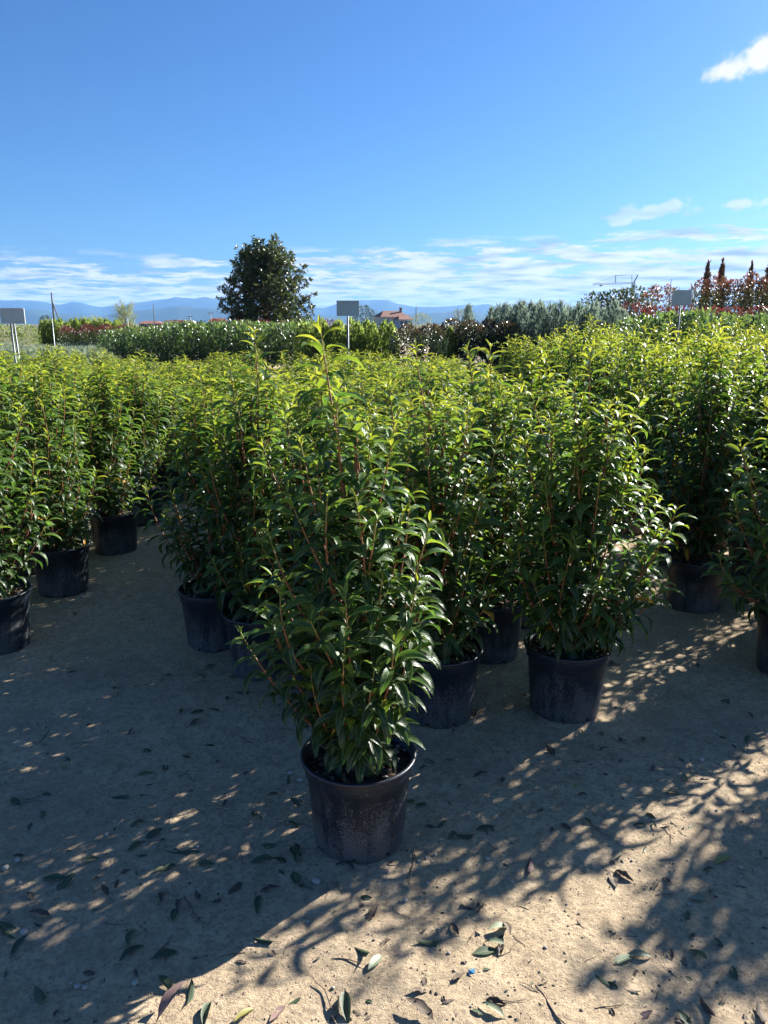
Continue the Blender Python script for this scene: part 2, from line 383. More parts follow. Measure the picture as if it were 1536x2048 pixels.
MAT['wall_cream'] = plain('cream_render', (.62, .55, .45), .9, var=.08, scale=.6)
MAT['wall_grey'] = plain('grey_render', (.45, .45, .44), .9, var=.08, scale=.6)
MAT['glass'] = plain('window_glass', (.03, .04, .05), .1, var=.1)
MAT['crane'] = plain('crane_steel', (.22, .24, .27), .6, .2, var=.1)
MAT['hill'] = plain('wooded_hillside', (.035, .055, .022), 1.0, var=.35, scale=.004, spec=.1)
MAT['blue_scrap'] = plain('blue_plastic', (.10, .32, .50), .4, var=.1)
def foliage_mat(name, stops, tst, rough, spec, trans): return leaf_material(name, stops, tst, rough, spec, trans, veins=False)
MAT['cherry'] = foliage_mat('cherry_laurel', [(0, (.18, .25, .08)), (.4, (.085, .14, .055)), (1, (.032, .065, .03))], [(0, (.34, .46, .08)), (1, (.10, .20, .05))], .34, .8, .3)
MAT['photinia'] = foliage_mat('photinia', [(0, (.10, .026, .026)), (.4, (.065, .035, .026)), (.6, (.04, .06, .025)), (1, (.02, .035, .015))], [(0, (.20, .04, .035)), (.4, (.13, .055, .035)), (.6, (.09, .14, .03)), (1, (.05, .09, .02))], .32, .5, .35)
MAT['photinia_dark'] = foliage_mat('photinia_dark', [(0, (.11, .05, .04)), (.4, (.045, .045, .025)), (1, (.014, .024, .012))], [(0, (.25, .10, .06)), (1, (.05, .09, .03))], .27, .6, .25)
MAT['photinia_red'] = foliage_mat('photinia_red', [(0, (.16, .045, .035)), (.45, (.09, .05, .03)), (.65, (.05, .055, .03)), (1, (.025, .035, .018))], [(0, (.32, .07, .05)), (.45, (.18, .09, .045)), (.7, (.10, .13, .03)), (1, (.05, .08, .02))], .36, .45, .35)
MAT['cypress'] = foliage_mat('cypress', [(0, (.12, .07, .045)), (1, (.055, .04, .025))], [(0, (.24, .13, .07)), (1, (.07, .07, .03))], .6, .3, .3)
MAT['thuja'] = foliage_mat('thuja', [(0, (.22, .28, .07)), (1, (.075, .12, .035))], [(0, (.50, .58, .12)), (1, (.22, .32, .06))], .6, .3, .5)
MAT['conifer_dark'] = foliage_mat('conifer_dark', [(0, (.055, .09, .035)), (1, (.02, .042, .018))], [(0, (.12, .20, .04)), (1, (.05, .09, .02))], .6, .3, .3)
MAT['silver'] = foliage_mat('silver_juniper', [(0, (.25, .33, .27)), (1, (.09, .14, .11))], [(0, (.34, .42, .31)), (1, (.14, .20, .14))], .65, .25, .45)
MAT['sage'] = foliage_mat('sage_juniper', [(0, (.27, .34, .24)), (1, (.10, .145, .095))], [(0, (.40, .46, .28)), (1, (.17, .22, .13))], .65, .25, .42)
MAT['bright'] = foliage_mat('bright_bush', [(0, (.20, .28, .05)), (1, (.06, .11, .03))], [(0, (.45, .55, .08)), (1, (.18, .28, .04))], .4, .4, .4)
MAT['willow'] = foliage_mat('yellowing_tree', [(0, (.28, .31, .10)), (1, (.13, .17, .055))], [(0, (.50, .52, .15)), (1, (.28, .32, .09))], .5, .3, .45)
MAT['magnolia'] = foliage_mat('magnolia', [(0, (.11, .10, .04)), (.3, (.05, .08, .034)), (1, (.018, .042, .02))], [(0, (.22, .22, .06)), (1, (.06, .12, .03))], .36, .5, .25)
MAT['darktree'] = foliage_mat('dark_tree', [(0, (.05, .075, .03)), (1, (.018, .032, .014))], [(0, (.13, .18, .04)), (1, (.05, .08, .02))], .4, .45, .25)

# ------------------------------------------------------------------ ground
def gz(x, y):
    r = math.hypot(x, y - 2)
    f = max(0.0, 1 - max(0, r - 6) / 6)
    if f <= 0: return 0.0
    p = Vector((x, y, 0))
    return f * (.016 * noise.noise(p * 1.1) + .010 * noise.noise(p * 3.4 + Vector((5, 1, 0))) + .0045 * noise.noise(p * 11) + .0034 * noise.noise(p * 27))
def build_ground():
    def lines(fine_a, fine_b, step, out_a, out_b):
        c = list(np.arange(fine_a, fine_b, step)); s = step
        while c[-1] < out_b: s *= 1.22; c.append(c[-1] + s)
        c[-1] = out_b; s = step; lo = []; v = c[0]
        while v > out_a: s *= 1.22; v -= s; lo.append(v)
        lo[-1] = out_a
        return np.array(lo[::-1] + c)
    xs = lines(-2.7, 2.7, .02, -13500, 13500); ys = lines(.9, 4.4, .02, -13500, 13500)
    nx, ny = len(xs), len(ys)
    V = np.zeros((ny, nx, 3), np.float32); V[..., 0] = xs[None]; V[..., 1] = ys[:, None]
    for j in range(ny):
        if not -11 < ys[j] < 15: continue
        for i in range(nx):
            if -13 < xs[i] < 13: V[j, i, 2] = gz(xs[i], ys[j])
    idx = np.arange(nx * ny).reshape(ny, nx)
    Q = np.stack([idx[:-1, :-1], idx[:-1, 1:], idx[1:, 1:], idx[1:, :-1]], -1).reshape(-1, 4)
    o = obj('ground', mesh_np('ground', V.reshape(-1, 3), Q, mat=MAT['ground'])); o['kind'] = 'structure'
build_ground()

def build_hills(name, D, prof, depth, seed, wob):
    """a long ridge at distance D; prof = (photo x, photo y of the crest)"""
    az = [math.atan((x - 768) / F / CP) for x, y in prof]; hh = [at(x, y, D).z for x, y in prof]
    A = np.linspace(-1.15, 1.15, 330); rows = 13
    V = []
    for j in range(rows):
        f = j / (rows - 1)
        for a in A:
            n1 = noise.fractal(Vector((a * 5.5 + seed, seed, 0)), 1.0, 2.0, 5)
            if a < az[0] - .02 or a > az[-1] + .02:
                edge = hh[0] if a < az[0] else hh[-1]
                h = max(D * .008, edge + n1 * D * .008)
            else: h = float(np.interp(a, az, hh))
            h += wob * D * .0012 * noise.fractal(Vector((a * 60, seed, 0)), 1.0, 2.0, 4)
            s = math.sin(min(f / .6, 1) * math.pi / 2) if f <= .6 else math.cos((f - .6) / .4 * math.pi / 2)
            z = -2 + (h + 2) * s
            rr = D / math.cos(max(-1.1, min(1.1, a))) if abs(a) < .55 else D / math.cos(.55)
            rr = rr + (f - .6) * depth
            z += (D * .004) * noise.fractal(Vector((a * 34, f * 2.2, seed)), 1.0, 2.0, 4) * math.sin(f * math.pi) * (1 if abs(f - .6) > .02 else .15)
            V.append((math.sin(a) * rr, math.cos(a) * rr, z))
    n = len(A); idx = np.arange(rows * n).reshape(rows, n)
    Q = np.stack([idx[:-1, :-1], idx[:-1, 1:], idx[1:, 1:], idx[1:, :-1]], -1).reshape(-1, 4)
    o = obj(name, mesh_np(name, V, Q, mat=MAT['hill'])); o['kind'] = 'structure'
build_hills('far_hills', 10500, [(-60, 612), (0, 606), (60, 600), (110, 601), (160, 609), (190, 605), (230, 613), (280, 612), (330, 601), (380, 596), (440, 598), (520, 604), (600, 613), (650, 616), (690, 607), (740, 600), (765, 599), (795, 608), (830, 614), (880, 614), (915, 609), (960, 612), (1010, 619), (1100, 626), (1250, 626), (1400, 624), (1600, 622)], 2600, 3.0, 1)
build_hills('near_hills', 6800, [(-60, 628), (0, 632), (60, 628), (100, 619), (150, 624), (210, 634), (300, 622), (380, 612), (450, 618), (560, 628), (680, 632), (760, 622), (820, 630), (900, 622), (980, 628), (1060, 634), (1200, 638), (1600, 638)], 1800, 9.0, 1)

# ------------------------------------------------------------------ leaves
def leaf_template(width, droop, fold, curl, nseg=7, petiole=True, start=.12, flat=False):
    s = np.linspace(0, 1, nseg + 1)
    if petiole: s = np.concatenate([[0], np.linspace(.10, 1, nseg)])
    th = start - droop * s ** 1.15
    x = np.zeros_like(s); z = np.zeros_like(s)
    for i in range(1, len(s)):
        m = (th[i] + th[i - 1]) / 2; x[i] = x[i - 1] + math.cos(m) * (s[i] - s[i - 1]); z[i] = z[i - 1] + math.sin(m) * (s[i] - s[i - 1])
    q = np.clip((s - .09) / .91, 0, 1)
    w = width * .5 * (np.sin(np.pi * q ** .82) ** .85)
    w = np.maximum(w, .012 if petiole else .006); w[-1] = .004
    yoff = curl * s ** 2 * .12
    V = []; UV = []
    nx, nz = -np.sin(th), np.cos(th)
    for i in range(len(s)):
        wav = .012 * math.sin(i * 2.1)
        for k in (-1, 0, 1):
            lift = fold * w[i] * abs(k) + (wav * k if 0 < i < len(s) - 1 else 0)
            V.append((x[i] + nx[i] * lift, k * w[i] * math.cos(min(1.2, abs(fold) * .6)) + yoff[i], z[i] + nz[i] * lift)); UV.append((.5 + k * .5, s[i]))
    Q = []
    for i in range(len(s) - 1):
        for k in (0, 1): a = i * 3 + k; Q.append((a, a + 3, a + 4, a + 1))
    return np.array(V, np.float32), np.array(Q, np.int32), np.array(UV, np.float32)
TPL = [leaf_template(.27, .7, .45, .5, start=.2), leaf_template(.28, 1.05, .5, -.6, start=.25), leaf_template(.26, 1.4, .55, .3, start=.32), leaf_template(.27, 1.7, .5, -.3, start=.36), leaf_template(.25, 2.0, .6, .6, start=.40), leaf_template(.24, .3, .7, 0.0)]
SIMPLE = {'broad': leaf_template(.42, .5, .35, .2, 3, False), 'narrow': leaf_template(.16, .2, .5, 0, 2, False), 'oval': leaf_template(.5, .6, .3, .2, 3, False), 'spray': leaf_template(.30, .35, .3, .4, 3, False)}
def stamp(tpls, var, P, R, S, tint):
    """copies of leaf templates -> one vertex/quad set. P n,3; R n,3,3; S n; tint n,3"""
    Vs, Qs, Us, Ts = [], [], [], []; base = 0
    for k, (v, q, u) in enumerate(tpls):
        ii = np.where(var == k)[0]
        if not len(ii): continue
        X = np.einsum('nij,vj->nvi', R[ii], v) * S[ii][:, None, None] + P[ii][:, None, :]
        n, m = len(ii), len(v)
        Vs.append(X.reshape(-1, 3)); Us.append(np.tile(u, (n, 1))); Ts.append(np.repeat(tint[ii], m, 0))
        Qs.append((q[None] + (np.arange(n) * m)[:, None, None]).reshape(-1, 4) + base); base += n * m
    return np.concatenate(Vs), np.concatenate(Qs), np.concatenate(Us), np.concatenate(Ts)
def frames(d, up):
    """rotation matrices whose x axis is d and whose z axis leans to up"""
    d = d / np.linalg.norm(d, axis=1, keepdims=True)
    z = up - (up * d).sum(1, keepdims=True) * d
    n = np.linalg.norm(z, axis=1, keepdims=True); z = np.where(n < 1e-4, np.array([[0, 0, 1.0]]), z / np.maximum(n, 1e-4))
    y = np.cross(z, d); return np.stack([d, y, z], -1)
AGES = [0, .12, .25, .4, .55, .7, .85, 1.0]
LEAF_MESH = {}
def leaf_mesh(k, a, dry=0):
    key = (k, a, dry)
    if key not in LEAF_MESH:
        v, q, u = TPL[k]; r = ((k * 37 + a * 17) % 10) / 10
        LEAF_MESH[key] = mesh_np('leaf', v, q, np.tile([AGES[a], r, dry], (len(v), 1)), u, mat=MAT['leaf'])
    return LEAF_MESH[key]

# ------------------------------------------------------------------ pots and soil
def pot_z(x, y): return min(gz(x + .14 * math.cos(k * .785), y + .14 * math.sin(k * .785)) for k in range(8)) - .001
POT_H, POT_R = .305, .178
def pot_meshes():
    H, R = POT_H, POT_R
    n = 64
    def notch(i, a, z):
        if i > 2: return z
        k = (a * 8 / (2 * math.pi)) % 1
        s = max(0.0, 1 - abs(k - .5) / .13); return z + (.024 * min(1, s * 2.5) if i < 2 else .015 * min(1, s * 2.5))
    body = MB().lathe([(R * .70, .006), (R * .775, 0), (R * .80, .012), (R * .815, .035), (R * .865, H * .5), (R * .91, H * .80), (R * .925, H * .805), (R * .945, H * .815), (R * .965, H * .93), (R * .97, H * .955),
                       (R * .935, H * .955), (R * .90, H * .80), (R * .86, H * .55)], n, zfun=notch)
    rim = MB().lathe([(R * .972, H * .948), (R * 1.0, H * .950), (R * 1.018, H * .960), (R * 1.022, H * .985), (R * 1.010, H * .998), (R * .985, H * 1.0), (R * .955, H * .995), (R * .938, H * .97), (R * .936, H * .93)], n)
    return body.mesh('pot', MAT['pot'], True), rim.mesh('rim', MAT['pot'], True)
POT_ME, RIM_ME = pot_meshes()
SOIL_Z = POT_H * .875
def soil_mesh(seed):
    n, m = 28, 7; V = [(0, 0, SOIL_Z + .012)]
    for j in range(1, m + 1):
        r = POT_R * .925 * j / m
        for k in range(n):
            a = 2 * math.pi * k / n; p = Vector((math.cos(a) * r, math.sin(a) * r, seed))
            V.append((p.x, p.y, SOIL_Z + .008 * noise.noise(p * 22) + .010 * (1 - j / m)))
    Fc = [[0, 1 + k, 1 + (k + 1) % n] for k in range(n)]
    for j in range(m - 1):
        for k in range(n): k2 = (k + 1) % n; b = 1 + j * n; Fc.append([b + k, b + n + k, b + n + k2, b + k2])
    me = bpy.data.meshes.new('soil'); me.from_pydata(V, [], Fc); me.update(); me.materials.append(MAT['soil']); return me
def chip_mesh(seed, n=170):
    r = np.random.default_rng(seed)
    cube = np.array([[x, y, z] for z in (-.5, .5) for y in (-.5, .5) for x in (-.5, .5)], np.float32)
    q = np.array([(0, 2, 3, 1), (4, 5, 7, 6), (0, 1, 5, 4), (2, 6, 7, 3), (0, 4, 6, 2), (1, 3, 7, 5)], np.int32)
    V, Q, T = [], [], []
    for i in range(n):
        a = r.uniform(0, 6.283); rad = POT_R * .88 * math.sqrt(r.uniform(.02, 1)); grit = r.random() < .3
        d = r.uniform(.004, .009, 3) if grit else np.array([r.uniform(.012, .034), r.uniform(.006, .014), r.uniform(.003, .006)])
        M3 = np.array(Matrix.Rotation(r.uniform(0, 6.28), 3, 'Z') @ Matrix.Rotation(r.normal(0, .35), 3, 'X') @ Matrix.Rotation(r.normal(0, .3), 3, 'Y'))
        c = cube * d * (1 + r.normal(0, .14, (8, 3)))
        V.append(c @ M3.T + [rad * math.cos(a), rad * math.sin(a), SOIL_Z + .008 + r.uniform(0, .008)]); Q.append(q + 8 * i)
        k = r.uniform(.5, 1.3); T.append(np.tile(np.array((.36, .34, .30) if grit else ((.17, .10, .06), (.09, .055, .035), (.26, .18, .12))[r.integers(3)]) * k, (8, 1)))
    return mesh_np('bark_mulch', np.concatenate(V), np.concatenate(Q), np.concatenate(T), smooth=False, mat=MAT['chip'])
SOILS = [soil_mesh(k * 3.7) for k in range(3)]; CHIPS = [chip_mesh(k + 50) for k in range(3)]
def add_pot(root, k, rz=0.0):
    p = obj('pot', POT_ME, root); p.rotation_euler.z = rz; obj('rim', RIM_ME, p)
    s = obj('soil', SOILS[k % 3], root); s.rotation_euler.z = rz * 1.7; c = obj('bark_mulch', CHIPS[k % 3], s); c['kind'] = 'stuff'
    return p

# ------------------------------------------------------------------ laurels
def bezier(p0, p1, p2, n):
    t = np.linspace(0, 1, n)[:, None]; return (1 - t) ** 2 * p0 + 2 * t * (1 - t) * p1 + t ** 2 * p2
def tube_np(P, rad, n, tints):
    P = np.asarray(P, np.float64); T = np.gradient(P, axis=0); T /= np.linalg.norm(T, axis=1, keepdims=True) + 1e-9
    ref = np.where(np.abs(T[:, :1]) > .9, np.array([[0, 1.0, 0]]), np.array([[1.0, 0, 0]]))
    U = np.cross(T, ref); U /= np.linalg.norm(U, axis=1, keepdims=True); W = np.cross(T, U)
    a = np.arange(n) * 2 * math.pi / n
    V = P[:, None] + (U[:, None] * np.cos(a)[None, :, None] + W[:, None] * np.sin(a)[None, :, None]) * np.asarray(rad)[:, None, None]
    m = len(P); idx = np.arange(m * n).reshape(m, n); nxt = np.roll(idx, -1, 1)
    Q = np.stack([idx[:-1], nxt[:-1], nxt[1:], idx[1:]], -1).reshape(-1, 4)
    t = np.zeros((m * n, 3)); t[:, 0] = np.repeat(tints, n)
    return V.reshape(-1, 3), Q, t
def prof_flat(u): return float(np.interp(u, [0, .12, .3, .5, .7, .9, 1.0], [.35, .58, .88, 1.0, .96, .78, .45]))
def prof(u): return float(np.interp(u, [0, .12, .3, .5, .7, .88, 1.0], [.30, .52, .86, 1.0, .80, .42, .06]))
def laurel(seed, H, R, n=40, tips=None, lean=(0, 0), youth=0.0, pf=None, uexp=.95):
    """H above the soil. returns trunk, shoots and leaves in the plant's own frame"""
    r = np.random.default_rng(seed)
    z0 = SOIL_Z
    top = np.array([lean[0], lean[1], z0 + H * .80])
    trunk = bezier(np.array([0, 0, z0 - .02]), np.array([r.normal(0, .03), r.normal(0, .03), z0 + H * .4]), top, 9)
    shoots = []
    specs = []
    if tips is not None:
        for x, y, z in tips: specs.append((np.array([x, y, z]), min(1, (z - z0) / H)))
    for i in range(n):
        u = .13 + .87 * ((i + r.random()) / n) ** uexp
        if tips is None and i == n - 1: u = 1.0
        if tips is not None and u > .9: continue
        a = i * 2.39996 + r.normal(0, .3); rad = R * (pf or prof)(u) * math.sqrt(r.uniform(.12, 1))
        f = float(np.interp(u, [0, 1], [0, 1])); specs.append((np.array([math.cos(a) * rad + lean[0] * f, math.sin(a) * rad + lean[1] * f, z0 + H * u]), u))
    for tip, u in specs:
        h = tip[2] - z0
        hs = max(.03, h - r.uniform(.32, .58)) * r.uniform(.75, 1.0)
        k = min(.98, max(0, hs / (H * .80))) * 8; i0 = int(k); st = trunk[i0] * (1 - (k - i0)) + trunk[min(8, i0 + 1)] * (k - i0)
        ctrl = st * .25 + tip * .75; ctrl[2] = st[2] + (tip[2] - st[2]) * r.uniform(.28, .45)
        ctrl[:2] += r.normal(0, .032, 2)
        shoots.append((bezier(st, ctrl, tip, 10), u))
    P, D, U, S, A, VAR, DRY = [], [], [], [], [], [], []
    for pts, u in shoots:
        seg = np.linalg.norm(np.diff(pts, axis=0), axis=1); L = seg.sum(); cum = np.concatenate([[0], np.cumsum(seg)])
        s = L - .004; phi = r.uniform(0, 6.28); big = r.uniform(.85, 1.15)
        while s > max(.04, L * .16):
            dt = L - s
            k = np.interp(s, cum, np.arange(len(pts))); i0 = min(int(k), len(pts) - 2)
            p = pts[i0] + (pts[i0 + 1] - pts[i0]) * (k - i0); T = pts[i0 + 1] - pts[i0]; T = T / np.linalg.norm(T)
            T = T * .75 + np.array([0, 0, .25]); T /= np.linalg.norm(T)
            ref = np.array([1.0, 0, 0]) if abs(T[0]) < .8 else np.array([0, 1.0, 0])
            a = np.cross(T, ref); a /= np.linalg.norm(a); b = np.cross(T, a)
            rad = a * math.cos(phi) + b * math.sin(phi)
            el = float(np.interp(dt, [0, .03, .09, .2, .4], [.98, .66, .42, .22, .06])) + r.normal(0, .16)
            d = rad * math.cos(el) + T * math.sin(el)
            size = float(np.interp(dt, [0, .03, .08, .2, .5], [.038, .080, .110, .114, .100])) * big * r.uniform(.85, 1.12)
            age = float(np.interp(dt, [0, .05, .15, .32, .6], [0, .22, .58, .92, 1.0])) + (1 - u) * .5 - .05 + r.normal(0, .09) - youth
            v = int(np.clip(round(float(np.interp(dt, [0, .05, .12, .3], [5.4, .9, 2.1, 3.0])) + r.normal(0, .9)), 0, 4)) if dt > .010 else 5
            P.append(p); D.append(d); U.append(T + rad * .05 + r.normal(0, .13, 3)); S.append(size); A.append(np.clip(age, 0, 1)); VAR.append(v)
            DRY.append(1.0 if (u < .35 and r.random() < .03) else 0.0)
            phi += 2.39996 + r.normal(0, .25)
            s -= float(np.interp(dt, [0, .03, .12, .4], [.008, .013, .0165, .020])) * r.uniform(.7, 1.3)
    P, D, U = map(lambda q: np.array(q, np.float64), (P, D, U))
    return dict(trunk=trunk, shoots=shoots, P=P, R=frames(D, U), S=np.array(S), A=np.array(A), V=np.array(VAR), DRY=np.array(DRY), rnd=r.random(len(S)))
def trunk_mesh(pl):
    V, Q, t = tube_np(pl['trunk'], np.linspace(.013, .005, 9), 7, np.linspace(1, .45, 9)); return mesh_np('trunk', V, Q, t, mat=MAT['stem'])
def shoot_arrays(pts, u):
    L = np.linalg.norm(np.diff(pts, axis=0), axis=1).sum(); dt = L * (1 - np.linspace(0, 1, len(pts)))
    return tube_np(pts, np.interp(dt, [0, .1, .5], [.0014, .0025, .0048]), 5, np.interp(dt, [0, .04, .1, .22, .5], [.0, .08, .2, .42, .8]))
def foliage_mesh(pl, keep):
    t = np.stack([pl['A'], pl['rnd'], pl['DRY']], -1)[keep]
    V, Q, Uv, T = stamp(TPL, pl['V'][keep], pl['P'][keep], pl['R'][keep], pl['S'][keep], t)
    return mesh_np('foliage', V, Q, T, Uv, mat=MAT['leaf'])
def detailed_laurel(pos, H, R, seed, label, n=40, tips_px=None, n_leaf=300, lean=(0, 0), rz=0.0, youth=0.0, tilt=(0, 0)):
    z = pot_z(*pos) + .002
    root = empty('potted_laurel', (pos[0], pos[1], z - .002)); root.rotation_euler = (tilt[0], tilt[1], 0)
    tag(root, label, 'potted plant', 'potted laurels')
    add_pot(root, seed, rz)
    tips = None
    if tips_px:
        tips = []
        for x, y, dy in tips_px: p = at(x, y, pos[1] + dy); tips.append((p.x - pos[0], dy, p.z - z))
    pl = laurel(seed, H, R, n, tips, lean, youth)
    obj('trunk', trunk_mesh(pl), root)
    for pts, u in pl['shoots']:
        V, Q, t = shoot_arrays(pts, u); obj('branch', mesh_np('branch', V, Q, t, mat=MAT['stem']), root)
    # the leaves on the open side and at the tips are single objects
    score = pl['P'][:, 1] * 1.0 - .35 * np.hypot(pl['P'][:, 0], pl['P'][:, 1]) - .12 * pl['P'][:, 2] - 1.2 * pl['S']
    order = np.argsort(score); single = order[:n_leaf]; keep = np.ones(len(score), bool); keep[single] = False
    for i in single:
        a = int(np.argmin(np.abs(np.array(AGES) - pl['A'][i])))
        o = obj('leaf', leaf_mesh(int(pl['V'][i]), a, int(pl['DRY'][i])), root)
        M = Matrix([list(row) for row in pl['R'][i] * pl['S'][i]]).to_4x4(); M.translation = Vector(pl['P'][i]); o.matrix_basis = M
    f = obj('foliage', foliage_mesh(pl, keep), root); f['kind'] = 'stuff'
    return root
def proto_laurel(seed, H, R, n=38, youth=0.0):
    root = empty('potted_laurel'); add_pot(root, seed)
    pl = laurel(seed, H, R, n, youth=youth, pf=prof_flat, uexp=.62); obj('trunk', trunk_mesh(pl), root)
    arr = [shoot_arrays(p, u) for p, u in pl['shoots']]; b = 0; Vs, Qs, Ts = [], [], []
    for V, Q, t in arr: Vs.append(V); Qs.append(Q + b); Ts.append(t); b += len(V)
    s = obj('twigs', mesh_np('twigs', np.concatenate(Vs), np.concatenate(Qs), np.concatenate(Ts), mat=MAT['stem']), root); s['kind'] = 'stuff'
    f = obj('foliage', foliage_mesh(pl, np.ones(len(pl['S']), bool)), root); f['kind'] = 'stuff'
    return root

taken = []
def D(pos, H, R, seed, label, **k): taken.append(pos); return detailed_laurel(pos, H, R, seed, label, **k)
# middle block, from its tip backwards
D((-.08, 2.16), 1.30, .21, 11, 'bushy laurel in a dusty black pot standing alone at the tip of the middle block', n=24, youth=-.12, rz=.3,
  tips_px=[(640, 655, .02), (700, 835, -.02), (788, 860, -.05), (655, 985, -.16), (575, 985, -.10), (535, 1060, -.08), (755, 1025, -.15), (860, 1042, -.06), (600, 880, .05), (740, 930, .06), (820, 985, .08),
           (480, 1262, -.05), (560, 1180, -.18), (545, 1150, .02), (835, 1160, -.14), (845, 1200, .0), (690, 1190, -.24), (620, 1240, -.26), (790, 1275, -.24), (820, 1270, -.1), (700, 1395, -.2), (800, 1425, -.08), (670, 1405, -.12), (750, 1330, -.22), (620, 1330, -.15), (690, 1290, -.27), (760, 1405, -.18), (545, 1245, -.1), (530, 1215, .05)])
D((.77, 3.0), 1.22, .37, 23, 'broad laurel in a dusty black pot with a low branch reaching out over the aisle', n=40, rz=.9, lean=(.10, 0),
  tips_px=[(1180, 690, 0), (1150, 745, -.05), (1235, 800, -.02), (1262, 848, -.05), (1290, 905, 0), (1300, 985, -.05), (1318, 1052, -.02), (1290, 1090, -.1), (1335, 1165, -.08), (1110, 830, -.05), (1065, 790, .05), (1050, 880, -.1), (1035, 985, -.1),
           (1085, 1050, -.22), (1200, 950, -.25), (1250, 1140, -.18), (1150, 1080, -.27), (1200, 1160, -.25), (1060, 1150, -.2), (1150, 920, -.2), (1120, 1190, -.2), (1230, 1020, -.2), (1260, 960, -.1), (1170, 850, -.15), (1285, 1165, -.15), (1090, 960, -.2), (1220, 880, -.12)])
D((.23, 2.97), 1.22, .32, 31, 'laurel in a black pot half covered by the lone foremost laurel, bark mulch catching sun', tips_px=[(830, 690, 0), (870, 800, -.05), (920, 860, -.1), (780, 770, .1), (960, 960, -.1)], n=38)
D((-.25, 2.99), 1.2, .31, 37, 'laurel almost hidden behind the lone foremost laurel, one side of its pot showing', n=38)
D((-.58, 3.40), 1.30, .32, 41, 'laurel whose tall tip stands above the block, beside the foremost laurel', tips_px=[(508, 662, 0), (470, 760, -.05), (440, 860, -.08), (550, 770, .05), (400, 920, -.1)], n=38)
D((-.87, 3.72), 1.12, .34, 43, 'laurel at the corner of the middle block overhanging the dark aisle', n=42)
D((.52, 3.56), 1.22, .32, 47, 'laurel in a black pot seen between two dusty pots of the middle block', tips_px=[(935, 695, 0), (980, 690, .05), (1000, 780, -.08)], n=38)
D((.80, 4.01), 1.2, .32, 53, 'laurel just behind the broad laurel with the low branch', n=38, n_leaf=200)
# left block
D((-1.97, 3.67), 1.24, .34, 59, 'laurel in a black pot at the front corner of the left block', n=42)
D((-1.98, 4.51), 1.12, .34, 61, 'laurel in a black pot streaked with sunlight, second along the left aisle edge', n=40, n_leaf=260)
D((-1.95, 5.38), 1.12, .33, 67, 'laurel third along the left aisle edge, its pot in deep shade', n=40, n_leaf=200)
# right block
D((1.93, 3.38), 1.18, .36, 71, 'laurel in a scuffed pot at the front corner of the right block', n=42, tips_px=[(1530, 800, 0), (1480, 880, -.1), (1440, 1110, -.15), (1470, 1000, -.1), (1455, 1160, -.1), (1500, 950, -.15), (1520, 1060, -.2)])
D((1.81, 4.25), 1.30, .35, 73, 'tall laurel in a wide dark pot facing the right aisle', n=42, n_leaf=260)
D((2.42, 4.02), 1.22, .33, 79, 'laurel squeezed behind the front corner pot of the right block', n=38, n_leaf=150)

PROTO = [proto_laurel(101 + 7 * k, 1.0 + .05 * (k % 4), .31 + .025 * (k % 4), 36 + 4 * (k % 3)) for k in range(9)]
used = [False] * len(PROTO)
prng = random.Random(5)
def place_copy(x, y, hs, label, group):
    if x < 1.5: hs *= 1 - .022 * max(0, y - 5.2)
    if any(math.hypot(x - a, y - b) < .40 for a, b in taken): return
    taken.append((x, y)); k = prng.randrange(len(PROTO))
    o = copy_tree(PROTO[k]) if used[k] else PROTO[k]; used[k] = True
    o.location = (x, y, pot_z(x, y)); o.rotation_euler = (prng.gauss(0, .015), prng.gauss(0, .015), prng.uniform(0, 6.28))
    for ch in o.children:
        if ch.name.split('.')[0] not in ('pot', 'soil'):
            ch.scale = (1 + prng.gauss(0, .04), 1 + prng.gauss(0, .04), hs); ch.location.z = SOIL_Z * (1 - hs)
    tag(o, label, 'potted plant', group)
def jit(s=.05): return prng.uniform(-s, s)
END = 11.8
# middle block interior
y = 3.45; k = 0
while y < END:
    for x in ([-.9, -.3, .3, .9] if k % 2 else [-.62, 0, .62]):
        if y < 3.9 and abs(x) > .3: continue
        lab = 'laurel in the back rows of the middle block, before the sign on one post' if y > END - 1.6 else ('laurel on the flank of the middle block, its side leaning into the aisle' if abs(x) > .7 else 'laurel inside the middle block, only its leafy top showing above its neighbours')
        place_copy(x + jit(), y + jit(), .92 + jit(.13), lab, 'laurels inside the middle block')
    y += .46; k += 1
for j in range(9):
    x = -1.97 - .46 * j; y = 3.67 + (.42 if j % 2 else 0)
    while y < END:
        if x > -.5 * y - 1.0: place_copy(x + jit(), y + jit(), .94 + jit(.12), 'laurel in the back rows of the left block, before the low grey junipers' if y > END - 1.6 else ('laurel at the edge of the left block, deep in the shaded aisle' if j == 0 else 'laurel inside the left block, its leafy top merging with those around it'), 'laurels inside the left block')
        y += .85
for j in range(9):
    x = 1.92 + .47 * j; y = 3.38 + (.42 if j % 2 else 0)
    while y < END - .4:
        if x < .5 * y + 2.2: place_copy(x + jit(), y + jit(), 1.12 + jit(.12), 'laurel in the back rows of the right block, below the glossy laurel hedge' if y > END - 1.8 else ('laurel at the edge of the right block, deep in the dark aisle' if j == 0 else 'laurel inside the right block, its glinting top merging with those around it'), 'laurels inside the right block')
        y += .86

